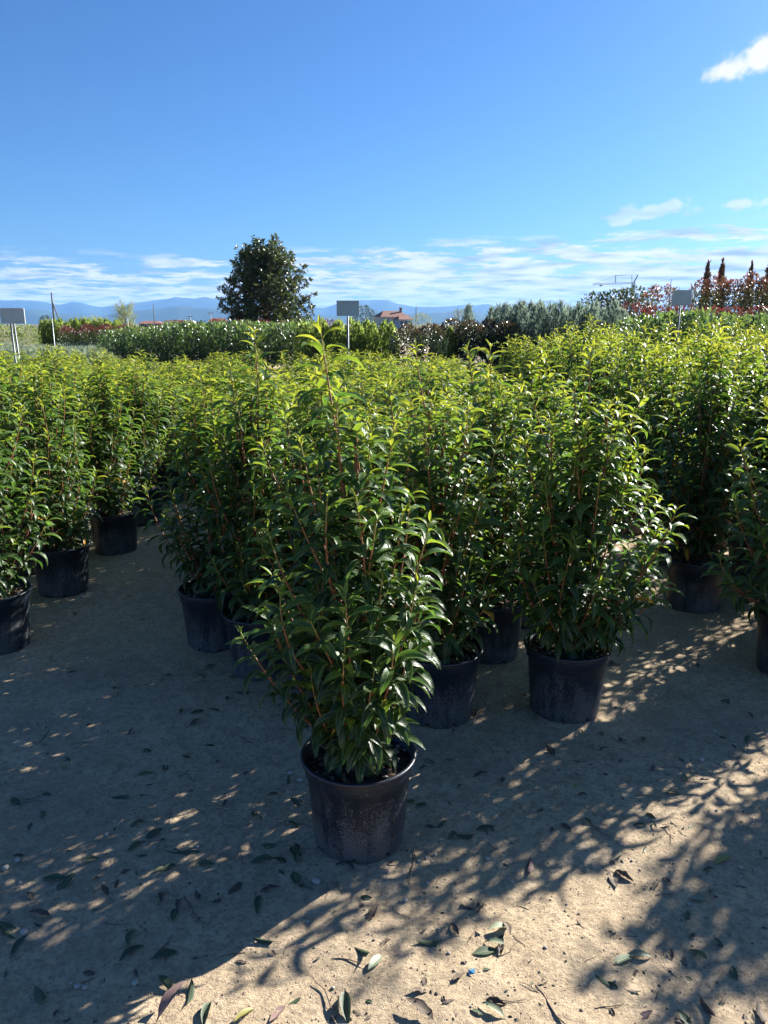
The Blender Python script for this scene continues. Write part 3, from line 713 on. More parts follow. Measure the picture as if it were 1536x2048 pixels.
# ------------------------------------------------------------------ background shrubs and trees
def cloud_points(r, n, profile, H, R, surf=.6, lump=.18, z0=0.0, seed=0):
    """points through a crown of revolution, gathered towards its skin, with lumps and hollows"""
    out = []; nrm = []
    while len(out) < n:
        u = r.random(); pr = float(np.interp(u, [p[0] for p in profile], [p[1] for p in profile]))
        if r.random() > pr + .05: continue
        a = r.uniform(0, 6.2832); k = r.random() ** (.5 * (1 - surf) + .06)
        p = Vector((math.cos(a), math.sin(a), u * 2.2))
        l = 1 + lump * (noise.noise(p * 2.3 + Vector((seed, seed, 0))) + .6 * noise.noise(p * 5.5 + Vector((0, seed, seed))))
        rad = R * pr * k * l
        out.append((math.cos(a) * rad, math.sin(a) * rad, z0 + H * u * (1 + .10 * lump * noise.noise(p * 3)))); nrm.append((math.cos(a), math.sin(a), 2 * (u - .45), k, u))
    return np.array(out), np.array(nrm)
def crown_mesh(name, seed, n, profile, H, R, size, tpl, mat, up=.4, jitter=.5, surf=.6, lump=.2, z0=0.0, agef=None, gaps=0.0):
    r = np.random.default_rng(seed); P, Nn = cloud_points(r, n, profile, H, R, surf, lump, z0, seed)
    if gaps:
        g = np.array([noise.noise(Vector(p) * (2.6 / max(R, .3)) + Vector((seed * 1.3, 0, 0))) for p in P]); m = g > -.55 + gaps; P, Nn = P[m], Nn[m]
    n = len(P)
    d = Nn[:, :3] * (1 - up) + np.array([0, 0, 1.0]) * up + r.normal(0, jitter, (n, 3)); U = np.tile([0, 0, 1.0], (n, 1)) + r.normal(0, .5, (n, 3))
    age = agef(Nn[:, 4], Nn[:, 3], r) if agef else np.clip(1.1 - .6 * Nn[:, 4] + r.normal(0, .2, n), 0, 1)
    S = size * r.uniform(.65, 1.25, n)
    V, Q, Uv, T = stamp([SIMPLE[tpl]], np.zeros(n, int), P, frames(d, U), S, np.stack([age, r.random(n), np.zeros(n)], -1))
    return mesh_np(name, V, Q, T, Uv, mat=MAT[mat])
BUSH = [(0, .7), (.15, .92), (.5, 1), (.8, .9), (.95, .6), (1, .2)]
COLUMN = [(0, .85), (.3, 1), (.7, .85), (.9, .5), (1, .06)]
SPIRE = [(0, .5), (.1, .9), (.3, 1), (.6, .8), (.85, .4), (1, .03)]
BALL = [(0, .15), (.12, .6), (.35, .95), (.6, 1), (.85, .7), (1, .15)]
def stem_part(root, h, r0, mat='bark', n=6):
    m = MB(); m.tube([(0, 0, 0), (.01, .01, h * .5), (0, .0, h)], [r0, r0 * .8, r0 * .5], n); return m.build('trunk', MAT[mat], root, True)
def shrub_proto(name, crowns, h_trunk, r_trunk, tub=None):
    """crowns: kwargs of crown_mesh"""
    out = []
    for kw in crowns:
        root = empty(name); stem_part(root, h_trunk, r_trunk); c = obj('crown', crown_mesh('crown', **kw), root)
        if tub:
            p = obj('tub', POT_ME, root); p.scale = (tub[0] / POT_R, tub[0] / POT_R, tub[1] / POT_H)
        out.append(root)
    return out
class Row:
    def __init__(s, protos): s.p = protos; s.u = [False] * len(protos); s.r = random.Random(len(protos) * 31 + 3)
    def put(s, x, y, sc, label, cat, group, szz=1.0, z=0.0):
        k = s.r.randrange(len(s.p)); o = copy_tree(s.p[k]) if s.u[k] else s.p[k]; s.u[k] = True
        o.location = (x, y, z); o.rotation_euler.z = s.r.uniform(0, 6.28); o.scale = (sc, sc, sc * szz); return tag(o, label, cat, group)
    def done(s):
        for k, o in enumerate(s.p):
            if not s.u[k]:
                for ch in list(o.children): bpy.data.objects.remove(ch)
                bpy.data.objects.remove(o)
def px_X(x, Y): return at(x, HORIZON, Y).x
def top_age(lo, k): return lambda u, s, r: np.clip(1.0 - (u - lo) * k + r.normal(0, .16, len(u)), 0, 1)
R2 = random.Random(12)
# glossy cherry laurels in rows
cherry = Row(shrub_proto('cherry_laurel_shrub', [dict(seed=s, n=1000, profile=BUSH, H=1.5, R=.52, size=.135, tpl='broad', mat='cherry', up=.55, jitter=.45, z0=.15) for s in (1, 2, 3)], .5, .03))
def px_row(row, x0, x1, Y, step, top_y, H0, label, cat, group, jy=.15, js=.06, szz=1.0, edge=None):
    X = px_X(x0, Y); X1 = px_X(x1, Y)
    while X <= X1 + 1e-3:
        yy = Y + R2.uniform(-jy, jy); px = 768 + F * X / (Y * CP + 0)
        ty = top_y(px) if callable(top_y) else top_y
        h = at(768, ty, yy).z; row.put(X + R2.uniform(-.1, .1) * step, yy, h / H0 * (1 + R2.uniform(-js, js)), label, cat, group, szz); X += step
for Y, a, b in ((27.0, 235, 625), (28.0, 215, 640), (29.0, 260, 650)):
    px_row(cherry, a, b, Y, .82, lambda x: 662 if x < 260 else (653 if x < 340 else 645), 1.68, 'glossy cherry laurel shrub in the clipped rows before the big magnolia', 'shrub', 'glossy laurels before the magnolia', js=.035)
for Y, a, b in ((19.0, 1275, 1560), (20.0, 1265, 1580)):
    px_row(cherry, a, b, Y, .80, lambda x: 632 if x < 1350 else 626, 1.68, 'glossy cherry laurel shrub along the row below the red standards', 'shrub', 'glossy laurels below the red standards', js=.05)
cherry.done()
phot = Row(shrub_proto('red_photinia_shrub', [dict(seed=s, n=1100, profile=BUSH, H=1.55, R=.55, size=.10, tpl='broad', mat='photinia', up=.6, jitter=.4, z0=.15, agef=top_age(.45, 1.9)) for s in (11, 12)], .5, .03))
for Y, a, b in ((38.0, 135, 345), (39.0, 130, 360)):
    px_row(phot, a, b, Y, .95, lambda x: 650 + (4 if x < 160 else 0), 1.72, 'red-topped photinia shrub between the low junipers and the yellowing tree', 'shrub', 'red photinias by the junipers', js=.05)
px_row(phot, 350, 660, 34.0, .95, 641, 1.72, 'red photinia tip rising behind the glossy laurel rows under the magnolia', 'shrub', 'red photinias under the magnolia', js=.04)
px_row(phot, 1262, 1570, 26.0, .85, 613, 1.72, 'dark red photinia shrub in the low row at the feet of the standards', 'shrub', 'red photinias at the feet of the standards', js=.05)
phot.done()
thuja = Row(shrub_proto('thuja_shrub', [dict(seed=s, n=1700, profile=COLUMN, H=1.85, R=.30, size=.15, tpl='spray', mat='thuja', up=.78, jitter=.28, z0=.08, lump=.3) for s in (21, 22, 23)], .3, .03))
for Y, a, b in ((44.0, 92, 235), (45.5, 85, 250)):
    px_row(thuja, a, b, Y, .55, 641, 1.93, 'green thuja column in the hedge beside the red photinias', 'conifer', 'thuja columns by the red photinias', js=.06)
for Y, a, b in ((23.5, 612, 785), (24.3, 606, 790)):
    px_row(thuja, a, b, Y, .50, lambda x: 646, 1.93, 'green thuja column in the row behind the grey sign on a single post', 'conifer', 'thuja columns behind the single-post sign', js=.05)
px_row(thuja, 872, 905, 23.0, .42, 660, 1.93, 'small green thuja column standing between the dark photinias', 'conifer', 'small thujas between dark photinias')
thuja.done()
bright = Row(shrub_proto('bright_green_bush', [dict(seed=s, n=900, profile=BUSH, H=1.6, R=.75, size=.12, tpl='oval', mat='bright', up=.3, jitter=.5, z0=.1, lump=.3) for s in (31,)], .4, .03))
px_row(bright, -30, 78, 41.0, 1.0, 651, 1.7, 'bright green rounded bush left of the thuja hedge behind the double-post sign', 'bush', 'bright bushes by the double-post sign'); bright.done()
sage = Row(shrub_proto('low_juniper', [dict(seed=s, n=1300, profile=[(0, .8), (.3, 1), (.7, .85), (1, .3)], H=.5, R=.75, size=.16, tpl='narrow', mat='sage', up=.3, jitter=.4, z0=.02, lump=.5) for s in (41, 42)], .12, .03))
for Y in (22.5, 24.5, 26.5, 28.5, 30.5, 32.5, 34.5):
    px_row(sage, 20, 238 if Y > 29 else 190, Y, 1.15, 648 + (1.6 - .58) / Y * F, .52, 'low spreading grey-green juniper in the bed below the red photinias', 'juniper', 'low spreading junipers', js=.12, jy=.3)
sage.done()
silver = Row(shrub_proto('silver_juniper', [dict(seed=s, n=2000, profile=SPIRE, H=2.1, R=.36, size=.20, tpl='narrow', mat='silver', up=.72, jitter=.26, z0=.05, lump=.5) for s in (51, 52, 53)], .4, .03))
for Y, a, b in ((23.0, 1050, 1240), (24.0, 1010, 1255), (25.0, 1000, 1250), (26.0, 985, 1180)):
    px_row(silver, a, b, Y, .50, lambda x: 612 + (x - 1000) * .01 + R2.uniform(-6, 10), 2.15, 'feathery silver-blue upright juniper in the pale block beside the dark photinias', 'juniper', 'silver-blue junipers', js=.05)
px_row(silver, 940, 985, 30.0, .9, 612, 2.15, 'thin silvery juniper tip rising behind the dark photinias', 'juniper', 'thin silvery tips')
silver.done()
pdark = Row(shrub_proto('dark_photinia', [dict(seed=s, n=1500, profile=BALL, H=1.25, R=.58, size=.11, tpl='broad', mat='photinia_dark', up=.45, jitter=.45, z0=.62, lump=.25, agef=top_age(.6, 1.3)) for s in (61, 62)], 1.0, .035, tub=(.27, .42)))
for x, Y, ty in ((815, 21.0, 652), (862, 21.6, 650), (905, 23.5, 640), (942, 23.0, 643), (978, 23.6, 641), (1012, 23.0, 645), (1035, 24.2, 641)):
    pdark.put(px_X(x, Y), Y, at(768, ty, Y).z / 1.87, 'dark glossy photinia ball on a short stem in a black tub', 'shrub', 'dark photinias in tubs')
pdark.done()
# red-tipped standards on bare stems, with canes
stand = Row(shrub_proto('photinia_standard', [dict(seed=s, n=1300, profile=BALL, H=1.75, R=.56, size=.12, tpl='broad', mat='photinia_red', up=.5, jitter=.5, z0=1.75, lump=.45, agef=top_age(.2, 1.0), gaps=.2) for s in (71, 72, 73)], 2.2, .03))
for x, ty in ((1398, 560), (1428, 552), (1462, 560), (1493, 548), (1528, 552), (1562, 545)):
    Y = 29.5 + R2.uniform(-.4, .4); o = stand.put(px_X(x, Y), Y, at(768, ty, Y).z / 3.5, 'photinia standard with a red-flushed loose crown on a bare staked stem', 'tree', 'photinia standards')
    MB().tube([(.14, 0, 0), (.12, 0, 2.1)], .012, 5).build('stake', MAT['cane'], o)
stand.done()
redt = shrub_proto('red_photinia_tree', [dict(seed=81, n=1800, profile=BUSH, H=2.6, R=.85, size=.13, tpl='broad', mat='photinia_red', up=.5, jitter=.5, z0=.3, lump=.35, agef=top_age(.35, 1.2))], 1.2, .05)[0]
redt.location = (px_X(1318, 30.5), 30.5, 0); redt.scale = [at(768, 572, 30.5).z / 2.9] * 3; tag(redt, 'broad red photinia bush-tree beside the bent-corner sign', 'tree')
dark = Row(shrub_proto('dark_evergreen_tree', [dict(seed=s, n=2000, profile=BUSH, H=2.7, R=1.0, size=.15, tpl='broad', mat='darktree', up=.4, jitter=.5, z0=.4, lump=.35) for s in (91, 92)], 1.2, .06))
for x, ty in ((1195, 586), (1228, 582), (1258, 577)):
    dark.put(px_X(x, 34), 34 + R2.uniform(-.5, .5), at(768, ty, 34).z / 3.1, 'dark rounded evergreen tree behind the silver-blue junipers below the crane', 'tree', 'dark evergreens below the crane')
o = dark.put(px_X(727, 75), 75, at(768, 612, 75).z / 3.1, 'dark rounded tree behind the single-post sign, beside the red-roofed house', 'tree', None)
o = dark.put(px_X(92, 130), 130, at(768, 631, 130).z / 3.1, 'small dark far tree at the foot of the leaning utility pole', 'tree', None)
dark.done()
fea = shrub_proto('feathery_round_shrub', [dict(seed=95, n=1600, profile=BALL, H=1.7, R=.75, size=.14, tpl='narrow', mat='sage', up=.5, jitter=.5, z0=.5, lump=.3)], .9, .04)[0]
fea.location = (px_X(842, 38), 38, 0); fea.scale = [at(768, 629, 38).z / 2.2] * 3; tag(fea, 'round feathery grey-green shrub peeping over the dark photinias by the house', 'shrub')
cyp = Row(shrub_proto('cypress_spire', [dict(seed=s, n=2600, profile=SPIRE, H=6.0, R=.33, size=.28, tpl='spray', mat='cypress', up=.85, jitter=.2, z0=.1, lump=.35, surf=.8) for s in (97, 98)], 2.0, .06))
for x, ty in ((1405, 525), (1433, 522), (1491, 527), (1527, 514)):
    cyp.put(px_X(x, 52), 52, at(768, ty, 52).z / 6.1, 'slender dark cypress spire rising above the red standards', 'tree', 'cypress spires')
cyp.done()
def loose_tree(name, seed, H, R, n_limb, n_leaf, size, tpl, mat, spread=.5, up=.5):
    """open tree: limbs with leaf tufts along their outer ends"""
    r = np.random.default_rng(seed); root = empty(name); m = MB()
    m.tube([(0, 0, 0), (.03 * H * .2, 0, H * .4), (0, .02, H * .92)], [H * .016, H * .011, H * .003], 7)
    P = []
    for i in range(n_limb):
        u = .22 + .72 * i / n_limb; a = i * 2.4 + r.normal(0, .3); b = R * (1.05 - u * spread) * r.uniform(.6, 1.05)
        p0 = Vector((0, 0, H * u * .9)); p2 = Vector((math.cos(a) * b, math.sin(a) * b, H * min(1.0, u * .9 + up * .22 * r.uniform(.5, 1.2)))); p1 = (p0 + p2) / 2 + Vector((0, 0, -.03 * H))
        m.tube([p0, p1, p2], [H * .007, H * .004, H * .0015], 5, False)
        for k in range(n_leaf // n_limb):
            t = r.uniform(.3, 1.05); q = p0.lerp(p1, t * 2) if t < .5 else p1.lerp(p2, t * 2 - 1); P.append(np.array(q) + r.normal(0, R * .09, 3))
    m.build('trunk', MAT['bark'], root, True); P = np.array(P); n = len(P)
    d = r.normal(0, .5, (n, 3)) + [0, 0, .5]
    V, Q, Uv, T = stamp([SIMPLE[tpl]], np.zeros(n, int), P, frames(d, r.normal(0, 1, (n, 3))), size * r.uniform(.6, 1.3, n), np.stack([np.clip(r.normal(.5, .28, n), 0, 1), r.random(n), np.zeros(n)], -1))
    obj('crown', mesh_np('crown', V, Q, T, Uv, mat=MAT[mat]), root); return root
t = loose_tree('yellowing_tree', 5, 3.6, 1.15, 44, 4200, .15, 'narrow', 'willow', .35, .9); t.location = (px_X(251, 62), 62, 0); t.scale = [at(768, 601, 62).z / 3.6] * 3; tag(t, 'pale yellow-green airy young tree above the red photinias', 'tree')
t = loose_tree('yellowing_tree', 15, 2.4, 1.5, 24, 2400, .14, 'narrow', 'willow', .3, .6); t.location = (px_X(190, 66), 66, 0); t.scale = [at(768, 628, 66).z / 2.4] * 3; tag(t, 'wispy low yellow-green tree between the thuja hedge and the airy young tree', 'tree')
t = loose_tree('slender_sparse_tree', 6, 3.2, .6, 22, 420, .12, 'broad', 'sage', .5, .5); t.location = (px_X(915, 48), 48, 0); t.scale = [at(768, 608, 48).z / 3.2] * 3; tag(t, 'thin sparse young tree against the hills behind the dark photinias', 'tree')
for x, ty, s in ((1335, 545, 7), (1301, 558, 8), (1352, 562, 9), (1384, 558, 10), (1465, 556, 17), (1510, 553, 18)):
    t = loose_tree('bare_cedar', s, 4.6, .75, 26, 420, .16, 'narrow', 'silver', .85, .1); t.location = (px_X(x, 42), 42, 0); t.scale = [at(768, ty, 42).z / 4.6] * 3
    tag(t, 'gaunt grey cedar top with sparse branches behind the red photinias and standards', 'tree', 'gaunt cedars')
def magnolia():
    Y = 40.0; H = at(768, 478, Y).z; R = (at(620, 600, Y).x - at(446, 600, Y).x) / 2
    r = np.random.default_rng(77); root = empty('magnolia_tree', (px_X(533, Y), Y, 0)); m = MB()
    m.tube([(0, 0, 0), (.05, 0, H * .3), (-.03, 0, H * .62), (.02, 0, H * .93)], [.17, .13, .08, .02], 9)
    tips = []
    pf = lambda u: float(np.interp(u, [0, .12, .25, .42, .6, .75, .88, 1], [.90, 1.0, 1, .97, .91, .80, .62, .22]))
    for i in range(200):
        u = .12 + .88 * (i + r.random()) / 200; a = i * 2.39996 + r.normal(0, .2)
        l = 1 + .22 * noise.noise(Vector((math.cos(a) * 1.6, math.sin(a) * 1.6, u * 5)))
        b = 1.12 * R * pf(u) * l * r.uniform(.62, 1.02); p2 = Vector((math.cos(a) * b, math.sin(a) * b, H * (u * .985 + r.normal(0, .012)) * (1 if u < .9 else .99))); p0 = Vector((0, 0, H * max(.10, u * .86 - .10))); p1 = p0.lerp(p2, .55) + Vector((0, 0, -.12))
        m.tube([p0, p1, p2], [.035, .022, .008], 5, False); tips.append((p0, p1, p2))
    m.build('trunk', MAT['bark'], root, True)
    P, Dd = [], []
    for p0, p1, p2 in tips:
        for k in range(14):
            t = min(1.0, r.uniform(.30, 1.2)); q = (p0.lerp(p1, t * 2) if t < .5 else p1.lerp(p2, t * 2 - 1)); c = np.array(q) + r.normal(0, .11, 3)
            ax = np.array([c[0], c[1], .6 * R]); ax /= np.linalg.norm(ax)
            for j in range(8): P.append(c + r.normal(0, .03, 3)); Dd.append(ax * .55 + r.normal(0, .6, 3))
    P = np.array(P); Dd = np.array(Dd); n = len(P)
    V, Q, Uv, T = stamp([SIMPLE['broad']], np.zeros(n, int), P, frames(Dd, r.normal(0, .6, (n, 3)) + [0, 0, 1]), .19 * r.uniform(.7, 1.2, n), np.stack([np.clip(.75 - .25 * P[:, 2] / H + r.normal(0, .25, n), 0, 1), r.random(n), np.zeros(n)], -1))
    obj('crown', mesh_np('crown', V, Q, T, Uv, mat=MAT['magnolia']), root)
    tag(root, 'large dark evergreen magnolia tree with a ragged broad crown', 'tree')
magnolia()

# ------------------------------------------------------------------ signs, poles, houses, crane
def sign(px, top, bot, w_px, Y, label, posts=1, tilt=0.0, notch=False, yaw=0.0):
    a = at(px, top, Y); b = at(px, bot, Y); w = abs(at(px + w_px / 2, top, Y).x - at(px - w_px / 2, top, Y).x); h = a.z - b.z
    root = empty('sign', (a.x, Y, 0), yaw); m = MB()
    z0, z1 = b.z, a.z
    out = [(-w / 2, z0), (w / 2, z0), (w / 2, z1), (-w / 2 + (w * .22 if notch else 0), z1)] + ([(-w / 2, z1 - h * .30)] if notch else [])
    n = len(out); V = [Vector((x, -.004, z)) for x, z in out] + [Vector((x, .004, z)) for x, z in out]
    m.V = V; m.F = [list(range(n)), list(range(2 * n - 1, n - 1, -1))] + [[i, n + i, n + (i + 1) % n, (i + 1) % n] for i in range(n)]
    p = m.build('panel', MAT['panel'], root)
    if notch: MB().face([(-w / 2 + w * .22, -.006, z1), (-w / 2, -.03, z1 - h * .02), (-w / 2, -.006, z1 - h * .30)]).build('bent_corner', MAT['panel_edge'], p)
    fr = MB(); t = .008
    fr.box((0, -.006, z1 + t / 2 - .002), (w * (1 if not notch else .78), .016, t)) if not notch else None
    fr.box((w / 2 + t / 2, 0, (z0 + z1) / 2), (t, .018, h)); fr.build('edge_strip', MAT['panel_edge'], p)
    for k in range(posts):
        x = 0 if posts == 1 else (-.01, .055)[k]
        MB().tube([(x, .025, 0), (x + tilt * (k + 1) * .5, .025, z1 - h * (.2 if posts == 1 else .05))], .012 if posts == 1 else .012, 8).build('post', MAT['post'], root, True)
    bo = MB()
    for dz in (.3, .75): bo.lathe([(.001, -.006), (.006, -.006), (.006, 0)], 6, (0, -.004, z0 + h * dz))
    for i, v in enumerate(bo.V): pass
    bo2 = MB()
    for dz in (.28, .72): bo2.box((0, -.008, z0 + h * dz), (.012, .008, .012))
    bo2.build('bolt', MAT['steel'], root)
    return tag(root, label, 'sign')
sign(695, 602, 632, 44, 10.2, 'blank grey board on a single steel post rising from the laurel field')
sign(23, 617, 647, 45, 10.0, 'blank grey board on two steel posts beyond the left block', posts=2, tilt=-.06, yaw=.12)
sign(1364, 580, 611, 37, 11.5, 'grey board with a bent corner on a post beside the red photinia tree', notch=True, yaw=-.1)
def pole(name, px, top, Y, r, label, cat, mat='wood_pole', arm=None, stay=None, lean=0.0, base_px=None):
    z = at(px, top, Y).z; x = px_X(px, Y); root = empty(name, (x, Y, 0))
    MB().tube([(0, 0, 0), (lean, 0, z)], [r * 1.2, r * .8], 8).build('pole', MAT[mat], root, True)
    if arm: MB().bar((-arm / 2, 0, z * .96), (arm / 2, 0, z * .96), r * 1.1).build('cross_arm', MAT[mat], root)
    if stay: MB().tube([(stay, 0, 0), (lean * .9, 0, z * .8)], r * .6, 6).build('stay', MAT[mat], root, True)
    return tag(root, label, cat)
pole('utility_pole', 109, 585, 110, .13, 'tall grey utility pole with a slanting stay against the hills', 'pole', stay=1.3)
pole('utility_pole', 309, 607, 130, .07, 'thin pole against the hills right of the airy yellow-green tree', 'pole')
pole('street_lamp', 381, 631, 90, .06, 'short lamp post with a cross arm left of the magnolia, over the dark roof', 'lamp post', 'crane', arm=.7)
pole('street_lamp', 422, 624, 95, .06, 'lamp post with a cross arm close beside the magnolia crown', 'lamp post', 'crane', arm=.75)
pole('utility_pole', 832, 612, 150, .09, 'thin pole right of the red-roofed house', 'pole')
pole('stake', 105, 637, 20, .012, 'thin pale metal stake before the thuja hedge', 'stake', 'steel')
pole('stake', 256, 635, 31, .012, 'thin pale stake with a small cap at the end of the glossy laurel rows', 'stake', 'steel')
def house(px, Y, w, d, h_eave, h_ridge, roof, wall, label, hip=True, chimney=True, yaw=.3, chx=.2):
    root = empty('house', (px_X(px, Y), Y, 0), yaw)
    MB().box((0, 0, h_eave / 2), (w, d, h_eave)).build('wall', MAT[wall], root)
    e = .5; k = w * .26 if hip else 0; W, Dd = w / 2 + e, d / 2 + e; z = h_eave + .003
    A, B, C, E_ = (-W, -Dd, z), (W, -Dd, z), (W, Dd, z), (-W, Dd, z); R1, R2_ = (-W + k, 0, h_ridge), (W - k, 0, h_ridge)
    m = MB(); m.V = [Vector(v) for v in (A, B, C, E_, R1, R2_)]; m.F = [[0, 1, 5, 4], [1, 2, 5], [2, 3, 4, 5], [3, 0, 4], [0, 3, 2, 1]]
    rf = m.build('roof', MAT[roof], root)
    if chimney: MB().box((w * chx, -d * .1, h_ridge + .25), (.8, .7, 1.7)).box((w * chx, -d * .1, h_ridge + 1.15), (1.0, .9, .14)).build('chimney', MAT['roof'], rf)
    for x in (-.33, 0, .33):
        wn_ = MB().box((w * x, -d / 2 - .02, h_eave * .62), (1.1, .08, 1.4)).build('window', MAT['glass'], root)
        MB().box((w * x, -d / 2 - .09, h_eave * .62 - .8), (1.4, .12, .1)).build('sill', MAT['wall_cream'], wn_)
    return tag(root, label, 'house')
house(782, 300, 11, 9, 4.2, 6.4, 'roof', 'wall_cream', 'far house with a red tiled hip roof and chimney behind the thuja row', yaw=.35, chx=.32)
house(806, 292, 5, 6, 3.2, 4.6, 'roof', 'wall_grey', 'lower red-roofed wing beside the far house with the chimney', chimney=False, yaw=.35)
house(357, 240, 7, 6, 2.0, 2.8, 'roof_dark', 'wall_cream', 'low far house with a brown roof left of the magnolia', hip=False, chimney=False, yaw=-.1)
house(303, 260, 7, 6, 1.7, 2.6, 'roof', 'wall_cream', 'low far house with a red roof above the red photinias', chimney=False, yaw=.1)
house(437, 250, 6, 6, 2.2, 3.4, 'roof', 'wall_cream', 'far red roof half hidden by the magnolia edge', chimney=False, yaw=.2)
def crane():
    Y = 420.0; b = at(1266, 580, Y); z_j = at(1266, 566, Y).z; zt = at(1266, 550, Y).z; root = empty('tower_crane', (b.x, Y, 0))
    def lattice(m, a, c, w, n, th):
        a, c = Vector(a), Vector(c); d = (c - a).normalized(); s = Vector((0, 1, 0)); u = d.cross(s).normalized()
        cor = [s * i * w / 2 + u * j * w / 2 for i in (-1, 1) for j in (-1, 1)]
        for q in cor: m.bar(a + q, c + q, th)
        for k in range(n):
            p0 = a.lerp(c, k / n); p1 = a.lerp(c, (k + 1) / n)
            for i, j in ((0, 1), (1, 3), (3, 2), (2, 0)): m.bar(p0 + cor[i], p1 + cor[j], th * .6)
    m = MB(); lattice(m, (0, 0, 0), (0, 0, z_j), 1.3, 9, .22); m.build('mast', MAT['crane'], root)
    xl = at(1186, 566, Y).x - b.x; m = MB(); lattice(m, (1.0, 0, z_j), (xl, 0, z_j - .6), .75, 22, .13); m.build('jib', MAT['crane'], root)
    m = MB(); m.bar((0, 0, z_j), (2.0, 0, zt), .5); m.bar((-.8, 0, z_j), (-1.2, 0, zt), .22); m.build('tower_head', MAT['crane'], root)
    MB().bar((xl * .45, 0, z_j + 4), (xl * .45, 0, z_j), .3).build('jib_post', MAT['crane'], root)
    m = MB(); m.bar((-1.2, 0, zt), (xl * .45, 0, z_j + 3.6), .10); m.bar((xl * .45, 0, z_j + 3.6), (xl * .95, 0, z_j), .10); m.bar((1.8, 0, zt), (xl * .45, 0, z_j + 3.9), .08); m.build('tie_rod', MAT['crane'], root)
    MB().box((xl * .8, 0, z_j - 1.3), (1.3, .8, .6)).build('trolley', MAT['crane'], root)
    tag(root, 'far tower crane with a long thin jib above the dark evergreens', 'crane')
crane()

# ------------------------------------------------------------------ litter on the ground
def litter_meshes(color):
    out = []
    for w, dr, fo, cu in ((.33, .3, .35, .4), (.30, .6, .6, -.6), (.34, -.3, .3, .5), (.30, .8, .5, .2), (.32, .2, .9, .8)):
        v, q, u = leaf_template(w, dr, fo, cu, 7, True, start=dr * .5); v = v.copy(); v[:, 0] -= .5
        if color == 'brown': v[:, 2] += .05 * np.sin(v[:, 0] * 17) * (np.abs(v[:, 1]) * 6); 
        out.append((mesh_np('fallen_leaf', v, q, None, u, mat=LIT[color]), float(v[:, 2].min())))
    return out
LITM = {k: litter_meshes(k) for k in LIT}
LLAB = {'green': ('green fallen leaf lying curled on the sandy dirt', 'green fallen leaves'), 'brown': ('withered brown fallen leaf lying on the sandy dirt', 'brown fallen leaves'),
        'yellow': ('yellowed fallen leaf lying on the sandy dirt', 'yellow fallen leaves'), 'pink': ('pinkish dry fallen leaf lying flat on the dirt', 'pinkish fallen leaves'), 'pale': ('pale green upturned fallen leaf casting a shadow on the dirt', 'pale upturned fallen leaves')}
LKIND = {'green': 'curled green fallen leaf', 'brown': 'withered brown fallen leaf', 'yellow': 'yellowed fallen leaf', 'pink': 'pinkish dry fallen leaf', 'pale': 'pale upturned fallen leaf'}
LR = random.Random(21)
def drop(px, py, color, length, ang=None, k=None, roll=None):
    length *= .80
    p = on_ground(px, py); me, zmin = LITM[color][LR.randrange(5) if k is None else k]
    o = obj('fallen_leaf', me); ang = LR.uniform(0, 6.28) if ang is None else ang
    roll = LR.gauss(0, .18) if roll is None else roll
    if LR.random() < .15: roll += math.pi
    o.scale = (length, length, length); o.rotation_euler = (roll, LR.gauss(0, .12), ang)
    Rm = o.rotation_euler.to_matrix(); lo = min((Rm @ v.co).z for v in me.vertices) * length
    o.location = (p.x, p.y, gz(p.x, p.y) - lo - .0015)
    if math.hypot(p.x + .08, p.y - 2.16) < .52: wh = 'beside the lone foremost pot'
    elif p.y > 2.6: wh = 'in the left aisle' if p.x < -.5 else ('on the dirt between the dusty pots' if p.x < .5 else 'on the dirt before the broad laurel and right block')
    elif p.x < -.45: wh = 'on the dappled dirt left of the lone foremost pot'
    elif p.y < 1.95: wh = 'on the sunlit strip of dirt'
    else: wh = 'on the shaded dirt right of the lone foremost pot'
    tag(o, ('small ' if length < .05 else '') + LKIND[color] + ' ' + wh, 'leaf', LLAB[color][1]); return o
G, B_, Yw, Pk, Pl = 'green', 'brown', 'yellow', 'pink', 'pale'
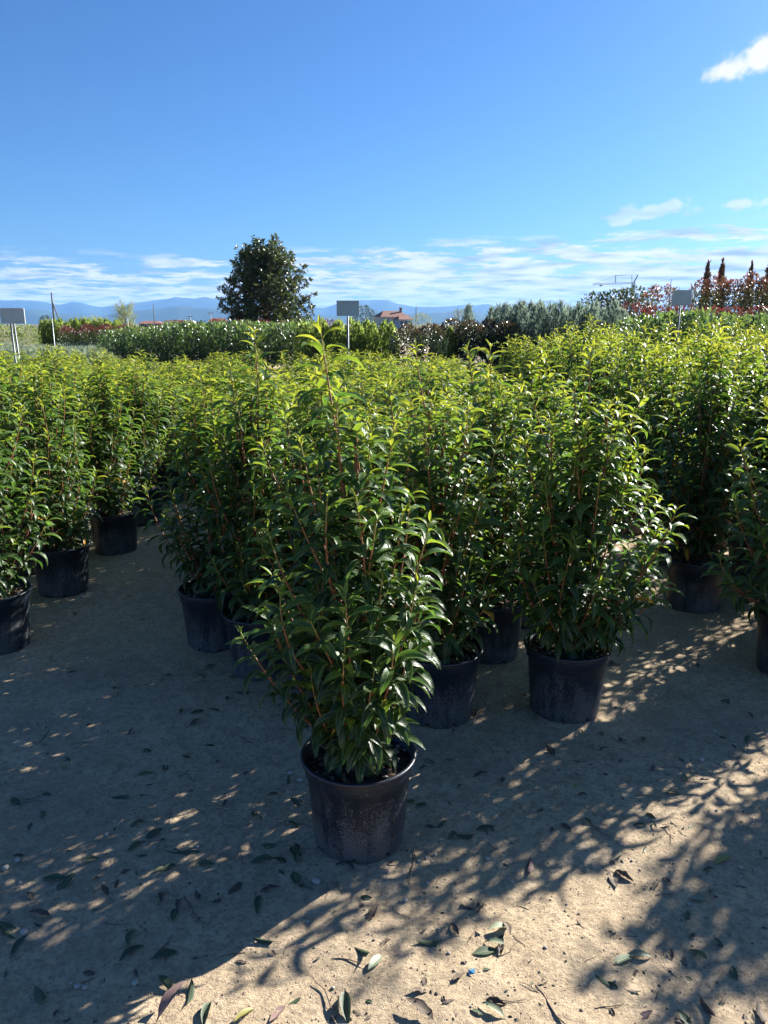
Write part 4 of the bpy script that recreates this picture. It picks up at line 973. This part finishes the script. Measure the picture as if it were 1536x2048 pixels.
SPOTS = [(30, 1605, G, .09), (85, 1630, G, .07), (240, 1595, G, .09), (128, 1535, Yw, .05), (275, 1650, G, .075), (270, 1695, G, .08), (308, 1672, G, .09), (380, 1578, G, .05), (180, 1722, G, .08), (110, 1760, G, .10), (135, 1765, G, .09),
 (345, 1705, G, .09), (380, 1708, G, .08), (410, 1728, G, .08), (338, 1738, G, .07), (320, 1745, G, .06), (510, 1630, G, .08), (590, 1610, G, .08), (585, 1650, G, .07), (535, 1690, G, .09), (525, 1720, G, .10), (590, 1705, G, .10), (595, 1718, G, .08), (648, 1702, G, .08), (560, 1722, G, .08),
 (590, 1760, G, .10), (612, 1780, Pl, .07), (520, 1810, G, .10), (350, 1832, G, .08), (265, 1880, G, .10), (262, 1905, G, .10), (330, 1910, G, .10), (20, 1860, G, .13), (40, 1895, G, .09), (80, 1990, G, .11), (330, 1970, G, .10), (382, 1990, G, .09), (345, 2015, Pk, .13), (528, 1888, G, .08), (412, 2030, G, .10),
 (690, 2018, G, .12), (725, 1912, G, .09), (750, 1930, Pl, .09), (770, 1888, B_, .06), (858, 1888, G, .09), (998, 1860, Pl, .09), (990, 1888, Pl, .08), (970, 1905, G, .10), (1015, 1862, B_, .08), (1000, 1898, B_, .07), (910, 1858, B_, .07), (960, 1815, B_, .08), (1245, 1918, Pl, .10), (1278, 1910, Pl, .09), (1205, 1965, G, .06), (1398, 1912, G, .08), (1470, 1950, G, .07), (1395, 1800, Pl, .07), (1375, 1830, G, .06), (1415, 1745, G, .05), (1445, 1728, Yw, .10), (1525, 2030, B_, .09), (1500, 2035, B_, .09), (1415, 2015, B_, .09), (985, 2030, Pl, .09), (990, 2010, B_, .07),
 (860, 1526, G, .06), (960, 1555, B_, .08), (1005, 1565, B_, .07), (1100, 1505, B_, .10), (1205, 1465, G, .06), (1208, 1498, G, .07), (1240, 1478, B_, .07), (1285, 1480, G, .08), (1115, 1585, Yw, .06), (1150, 1575, Yw, .06), (1305, 1540, B_, .06), (1370, 1560, G, .06), (1345, 1590, G, .08), (1410, 1558, B_, .06), (1495, 1480, G, .08), (1220, 1325, B_, .10), (1235, 1330, B_, .08), (1080, 1625, B_, .05), (970, 1660, G, .09), (930, 1675, G, .09), (905, 1672, G, .08), (885, 1650, G, .07), (820, 1608, G, .07), (845, 1612, G, .08), (1130, 1660, B_, .07), (1175, 1650, G, .06), (1300, 1635, G, .06), (1280, 1655, G, .06), (1060, 1735, Pk, .10), (1225, 1755, B_, .10), (1245, 1750, B_, .09), (1310, 1770, B_, .07),
 (335, 1352, G, .07), (325, 1362, G, .05), (385, 1347, Yw, .045), (420, 1335, G, .08), (395, 1425, G, .09), (430, 1420, G, .08), (455, 1402, G, .07), (465, 1358, G, .07), (365, 1425, B_, .08), (390, 1445, B_, .08), (260, 1195, G, .07), (150, 1230, B_, .08), (285, 1240, B_, .06), (145, 1345, B_, .06), (230, 1380, B_, .05), (295, 1500, G, .07), (290, 1550, G, .08), (420, 1490, G, .06), (330, 1535, B_, .08), (135, 1520, B_, .07), (630, 1530, G, .07), (575, 1560, G, .07), (480, 1390, B_, .06), (495, 1390, G, .05), (1280, 1305, B_, .05), (1395, 1330, B_, .07), (1050, 1390, G, .07), (1065, 1440, Pl, .05), (950, 1430, B_, .08), (1450, 1400, G, .07), (1500, 1430, B_, .06), (210, 1785, B_, .06), (395, 1795, B_, .07), (325, 1800, B_, .08), (360, 1815, B_, .08), (80, 1835, B_, .09), (60, 1795, B_, .06), (470, 1780, B_, .08), (540, 1782, B_, .08), (555, 2030, Pk, .08), (490, 2040, Yw, .08), (840, 1990, B_, .06), (918, 1960, B_, .07), (1160, 1850, B_, .04), (1290, 2030, Pk, .06), (1370, 2040, G, .07), (700, 1735, B_, .07), (745, 1830, B_, .09), (840, 2035, B_, .12), (850, 1970, B_, .05)]
for s in SPOTS: drop(*s)
for i in range(150):   # smaller dry leaves strewn between
    drop(LR.uniform(-20, 1556), LR.uniform(1330, 2046), LR.choice([B_, B_, B_, G]), LR.uniform(.025, .055))
# pebbles and twigs
def pebble_mesh(seed):
    r = random.Random(seed); m = MB(); n = 7
    V = []; rings = [(0.2, -.42), (.5, -.15), (.48, .15), (.25, .38)]
    m.lathe(rings, n); m.V = [Vector((v.x * (1 + r.uniform(-.2, .2)), v.y * (1 + r.uniform(-.2, .2)), v.z * (1 + r.uniform(-.15, .15)))) for v in m.V]
    m.F.append([n * 3 + k for k in range(n)]); return m.mesh('pebble', MAT['pebble'], True)
PEB = [pebble_mesh(k) for k in range(5)]
PSP = [(632, 1768, .035), (682, 1720, .018), (838, 1722, .016), (852, 1714, .015), (870, 1708, .018), (975, 1720, .02), (855, 1763, .017), (1025, 1765, .018), (12, 1742, .03), (36, 1725, .03), (48, 1865, .03), (40, 1768, .015), (175, 1778, .018), (95, 1735, .015), (310, 1698, .014), (215, 1672, .02), (270, 1966, .025), (155, 1975, .022), (170, 1978, .02), (1403, 1520, .028), (1322, 1458, .012), (280, 1420, .012), (110, 1480, .012), (810, 1800, .02), (445, 1650, .012), (1480, 1742, .02), (1240, 1690, .016), (878, 1552, .014), (580, 1545, .03), (600, 1560, .03), (635, 1568, .03), (470, 1340, .014)]
for k in range(40): PSP.append((LR.uniform(0, 1536), LR.uniform(1350, 2040), LR.uniform(.007, .014)))
for x, y, s in PSP:
    s *= .78
    p = on_ground(x, y); o = obj('pebble', LR.choice(PEB), None, (p.x, p.y, gz(p.x, p.y) + s * .22)); o.scale = (s, s * LR.uniform(.7, 1), s * LR.uniform(.6, .9)); o.rotation_euler = (0, 0, LR.uniform(0, 6.28))
    tag(o, 'small pale pebble lying on the sandy dirt', 'pebble', 'pale pebbles')
def twig_mesh(seed):
    r = random.Random(seed); pts = [Vector((-.5, 0, 0))]
    for i in range(4): pts.append(pts[-1] + Vector((.25, r.gauss(0, .05), max(-.01, r.gauss(0, .015)))))
    m = MB().tube(pts, [.014, .016, .014, .012, .006], 5)
    if seed % 2: m.tube([pts[2], pts[2] + Vector((.12, .13 * (1 if seed % 4 == 1 else -1), .03))], [.010, .004], 4)
    return m.mesh('twig', MAT['twig'], True)
TW = [twig_mesh(k) for k in range(6)]
for i in range(120):
    x, y = LR.uniform(0, 1536), LR.uniform(1340, 2040); s = LR.uniform(.03, .09) if i > 12 else LR.uniform(.09, .16); p = on_ground(x, y)
    o = obj('twig', TW[i % 6], None, (p.x, p.y, gz(p.x, p.y) + s * .012)); o.scale = (s, s, s); o.rotation_euler = (LR.uniform(-.3, .3), LR.gauss(0, .04), LR.uniform(0, 6.28))
    tag(o, 'thin dry brown twig lying on the sandy dirt', 'twig', 'dry twigs')
# crumbs of earth, grit and leaf fragments too many to count
def crumbs():
    r = np.random.default_rng(9); n = 15000; V, Q, T = [], [], []
    tet = np.array([(-.5, -.4, -.2), (.5, -.45, -.15), (.4, .5, -.2), (-.45, .45, -.1), (.05, 0, .45)], np.float32)
    q = np.array([(0, 1, 4, 4), (1, 2, 4, 4), (2, 3, 4, 4), (3, 0, 4, 4)], np.int32)
    tri = q[:, :3]
    for i in range(n):
        y = .95 + 4.2 * r.random() ** 1.6; x = r.uniform(-1, 1) * (.55 * y + .75)
        s = r.choice([.003, .0045, .007, .011], p=[.45, .35, .16, .04]); c, sn = math.cos(i), math.sin(i)
        sc = np.array([s, s * r.uniform(.4, 1), s * r.uniform(.35, .8)]); v = tet * sc * (1 + r.normal(0, .2, (5, 3))); v = np.stack([v[:, 0] * c - v[:, 1] * sn, v[:, 0] * sn + v[:, 1] * c, v[:, 2]], -1)
        V.append(v + [x, y, gz(x, y) + s * .15]); Q.append(tri + 5 * i)
        T.append(np.tile(np.array(((.33, .26, .17), (.24, .185, .125), (.10, .075, .055), (.42, .37, .30))[r.choice(4, p=[.36, .25, .32, .07])]) * r.uniform(.7, 1.25), (5, 1)))
    o = obj('dirt_crumbs', mesh_np('dirt_crumbs', np.concatenate(V), np.concatenate(Q), np.concatenate(T), smooth=False, mat=MAT['chip'])); o['kind'] = 'stuff'
    o['label'] = 'grit and crumbs of earth strewn over the dirt'; o['category'] = 'grit'
crumbs()
p = on_ground(942, 1952); m = MB(); m.V = [Vector(v) for v in ((-.009, -.006, .002), (.008, -.007, .004), (.010, .006, .009), (-.006, .008, .003), (-.002, .0, .008))]; m.F = [[0, 1, 4], [1, 2, 4], [2, 3, 4], [3, 0, 4]]
o = m.build('plastic_scrap', MAT['blue_scrap']); o.location = (p.x, p.y, gz(p.x, p.y)); tag(o, 'tiny scrap of blue plastic on the sunlit dirt', 'scrap')

# ------------------------------------------------------------------ air
def build_haze():
    m, t, o = new_mat('haze_air'); v = N(t, 'ShaderNodeVolumePrincipled')
    v.inputs['Color'].default_value = (.24, .52, 1.0, 1); v.inputs['Density'].default_value = 7.5e-5; v.inputs['Anisotropy'].default_value = 0.1
    t.links.new(v.outputs[0], o.inputs['Volume'])
    top = max((o.matrix_world @ Vector(c)).z for o in bpy.data.objects if o.name in ('far_hills', 'near_hills') for c in o.bound_box) + 4
    h = MB().box((0, 0, top / 2 - .75), (28000, 28000, top + 1.5)).build('haze', m); h['kind'] = 'stuff'
build_haze()
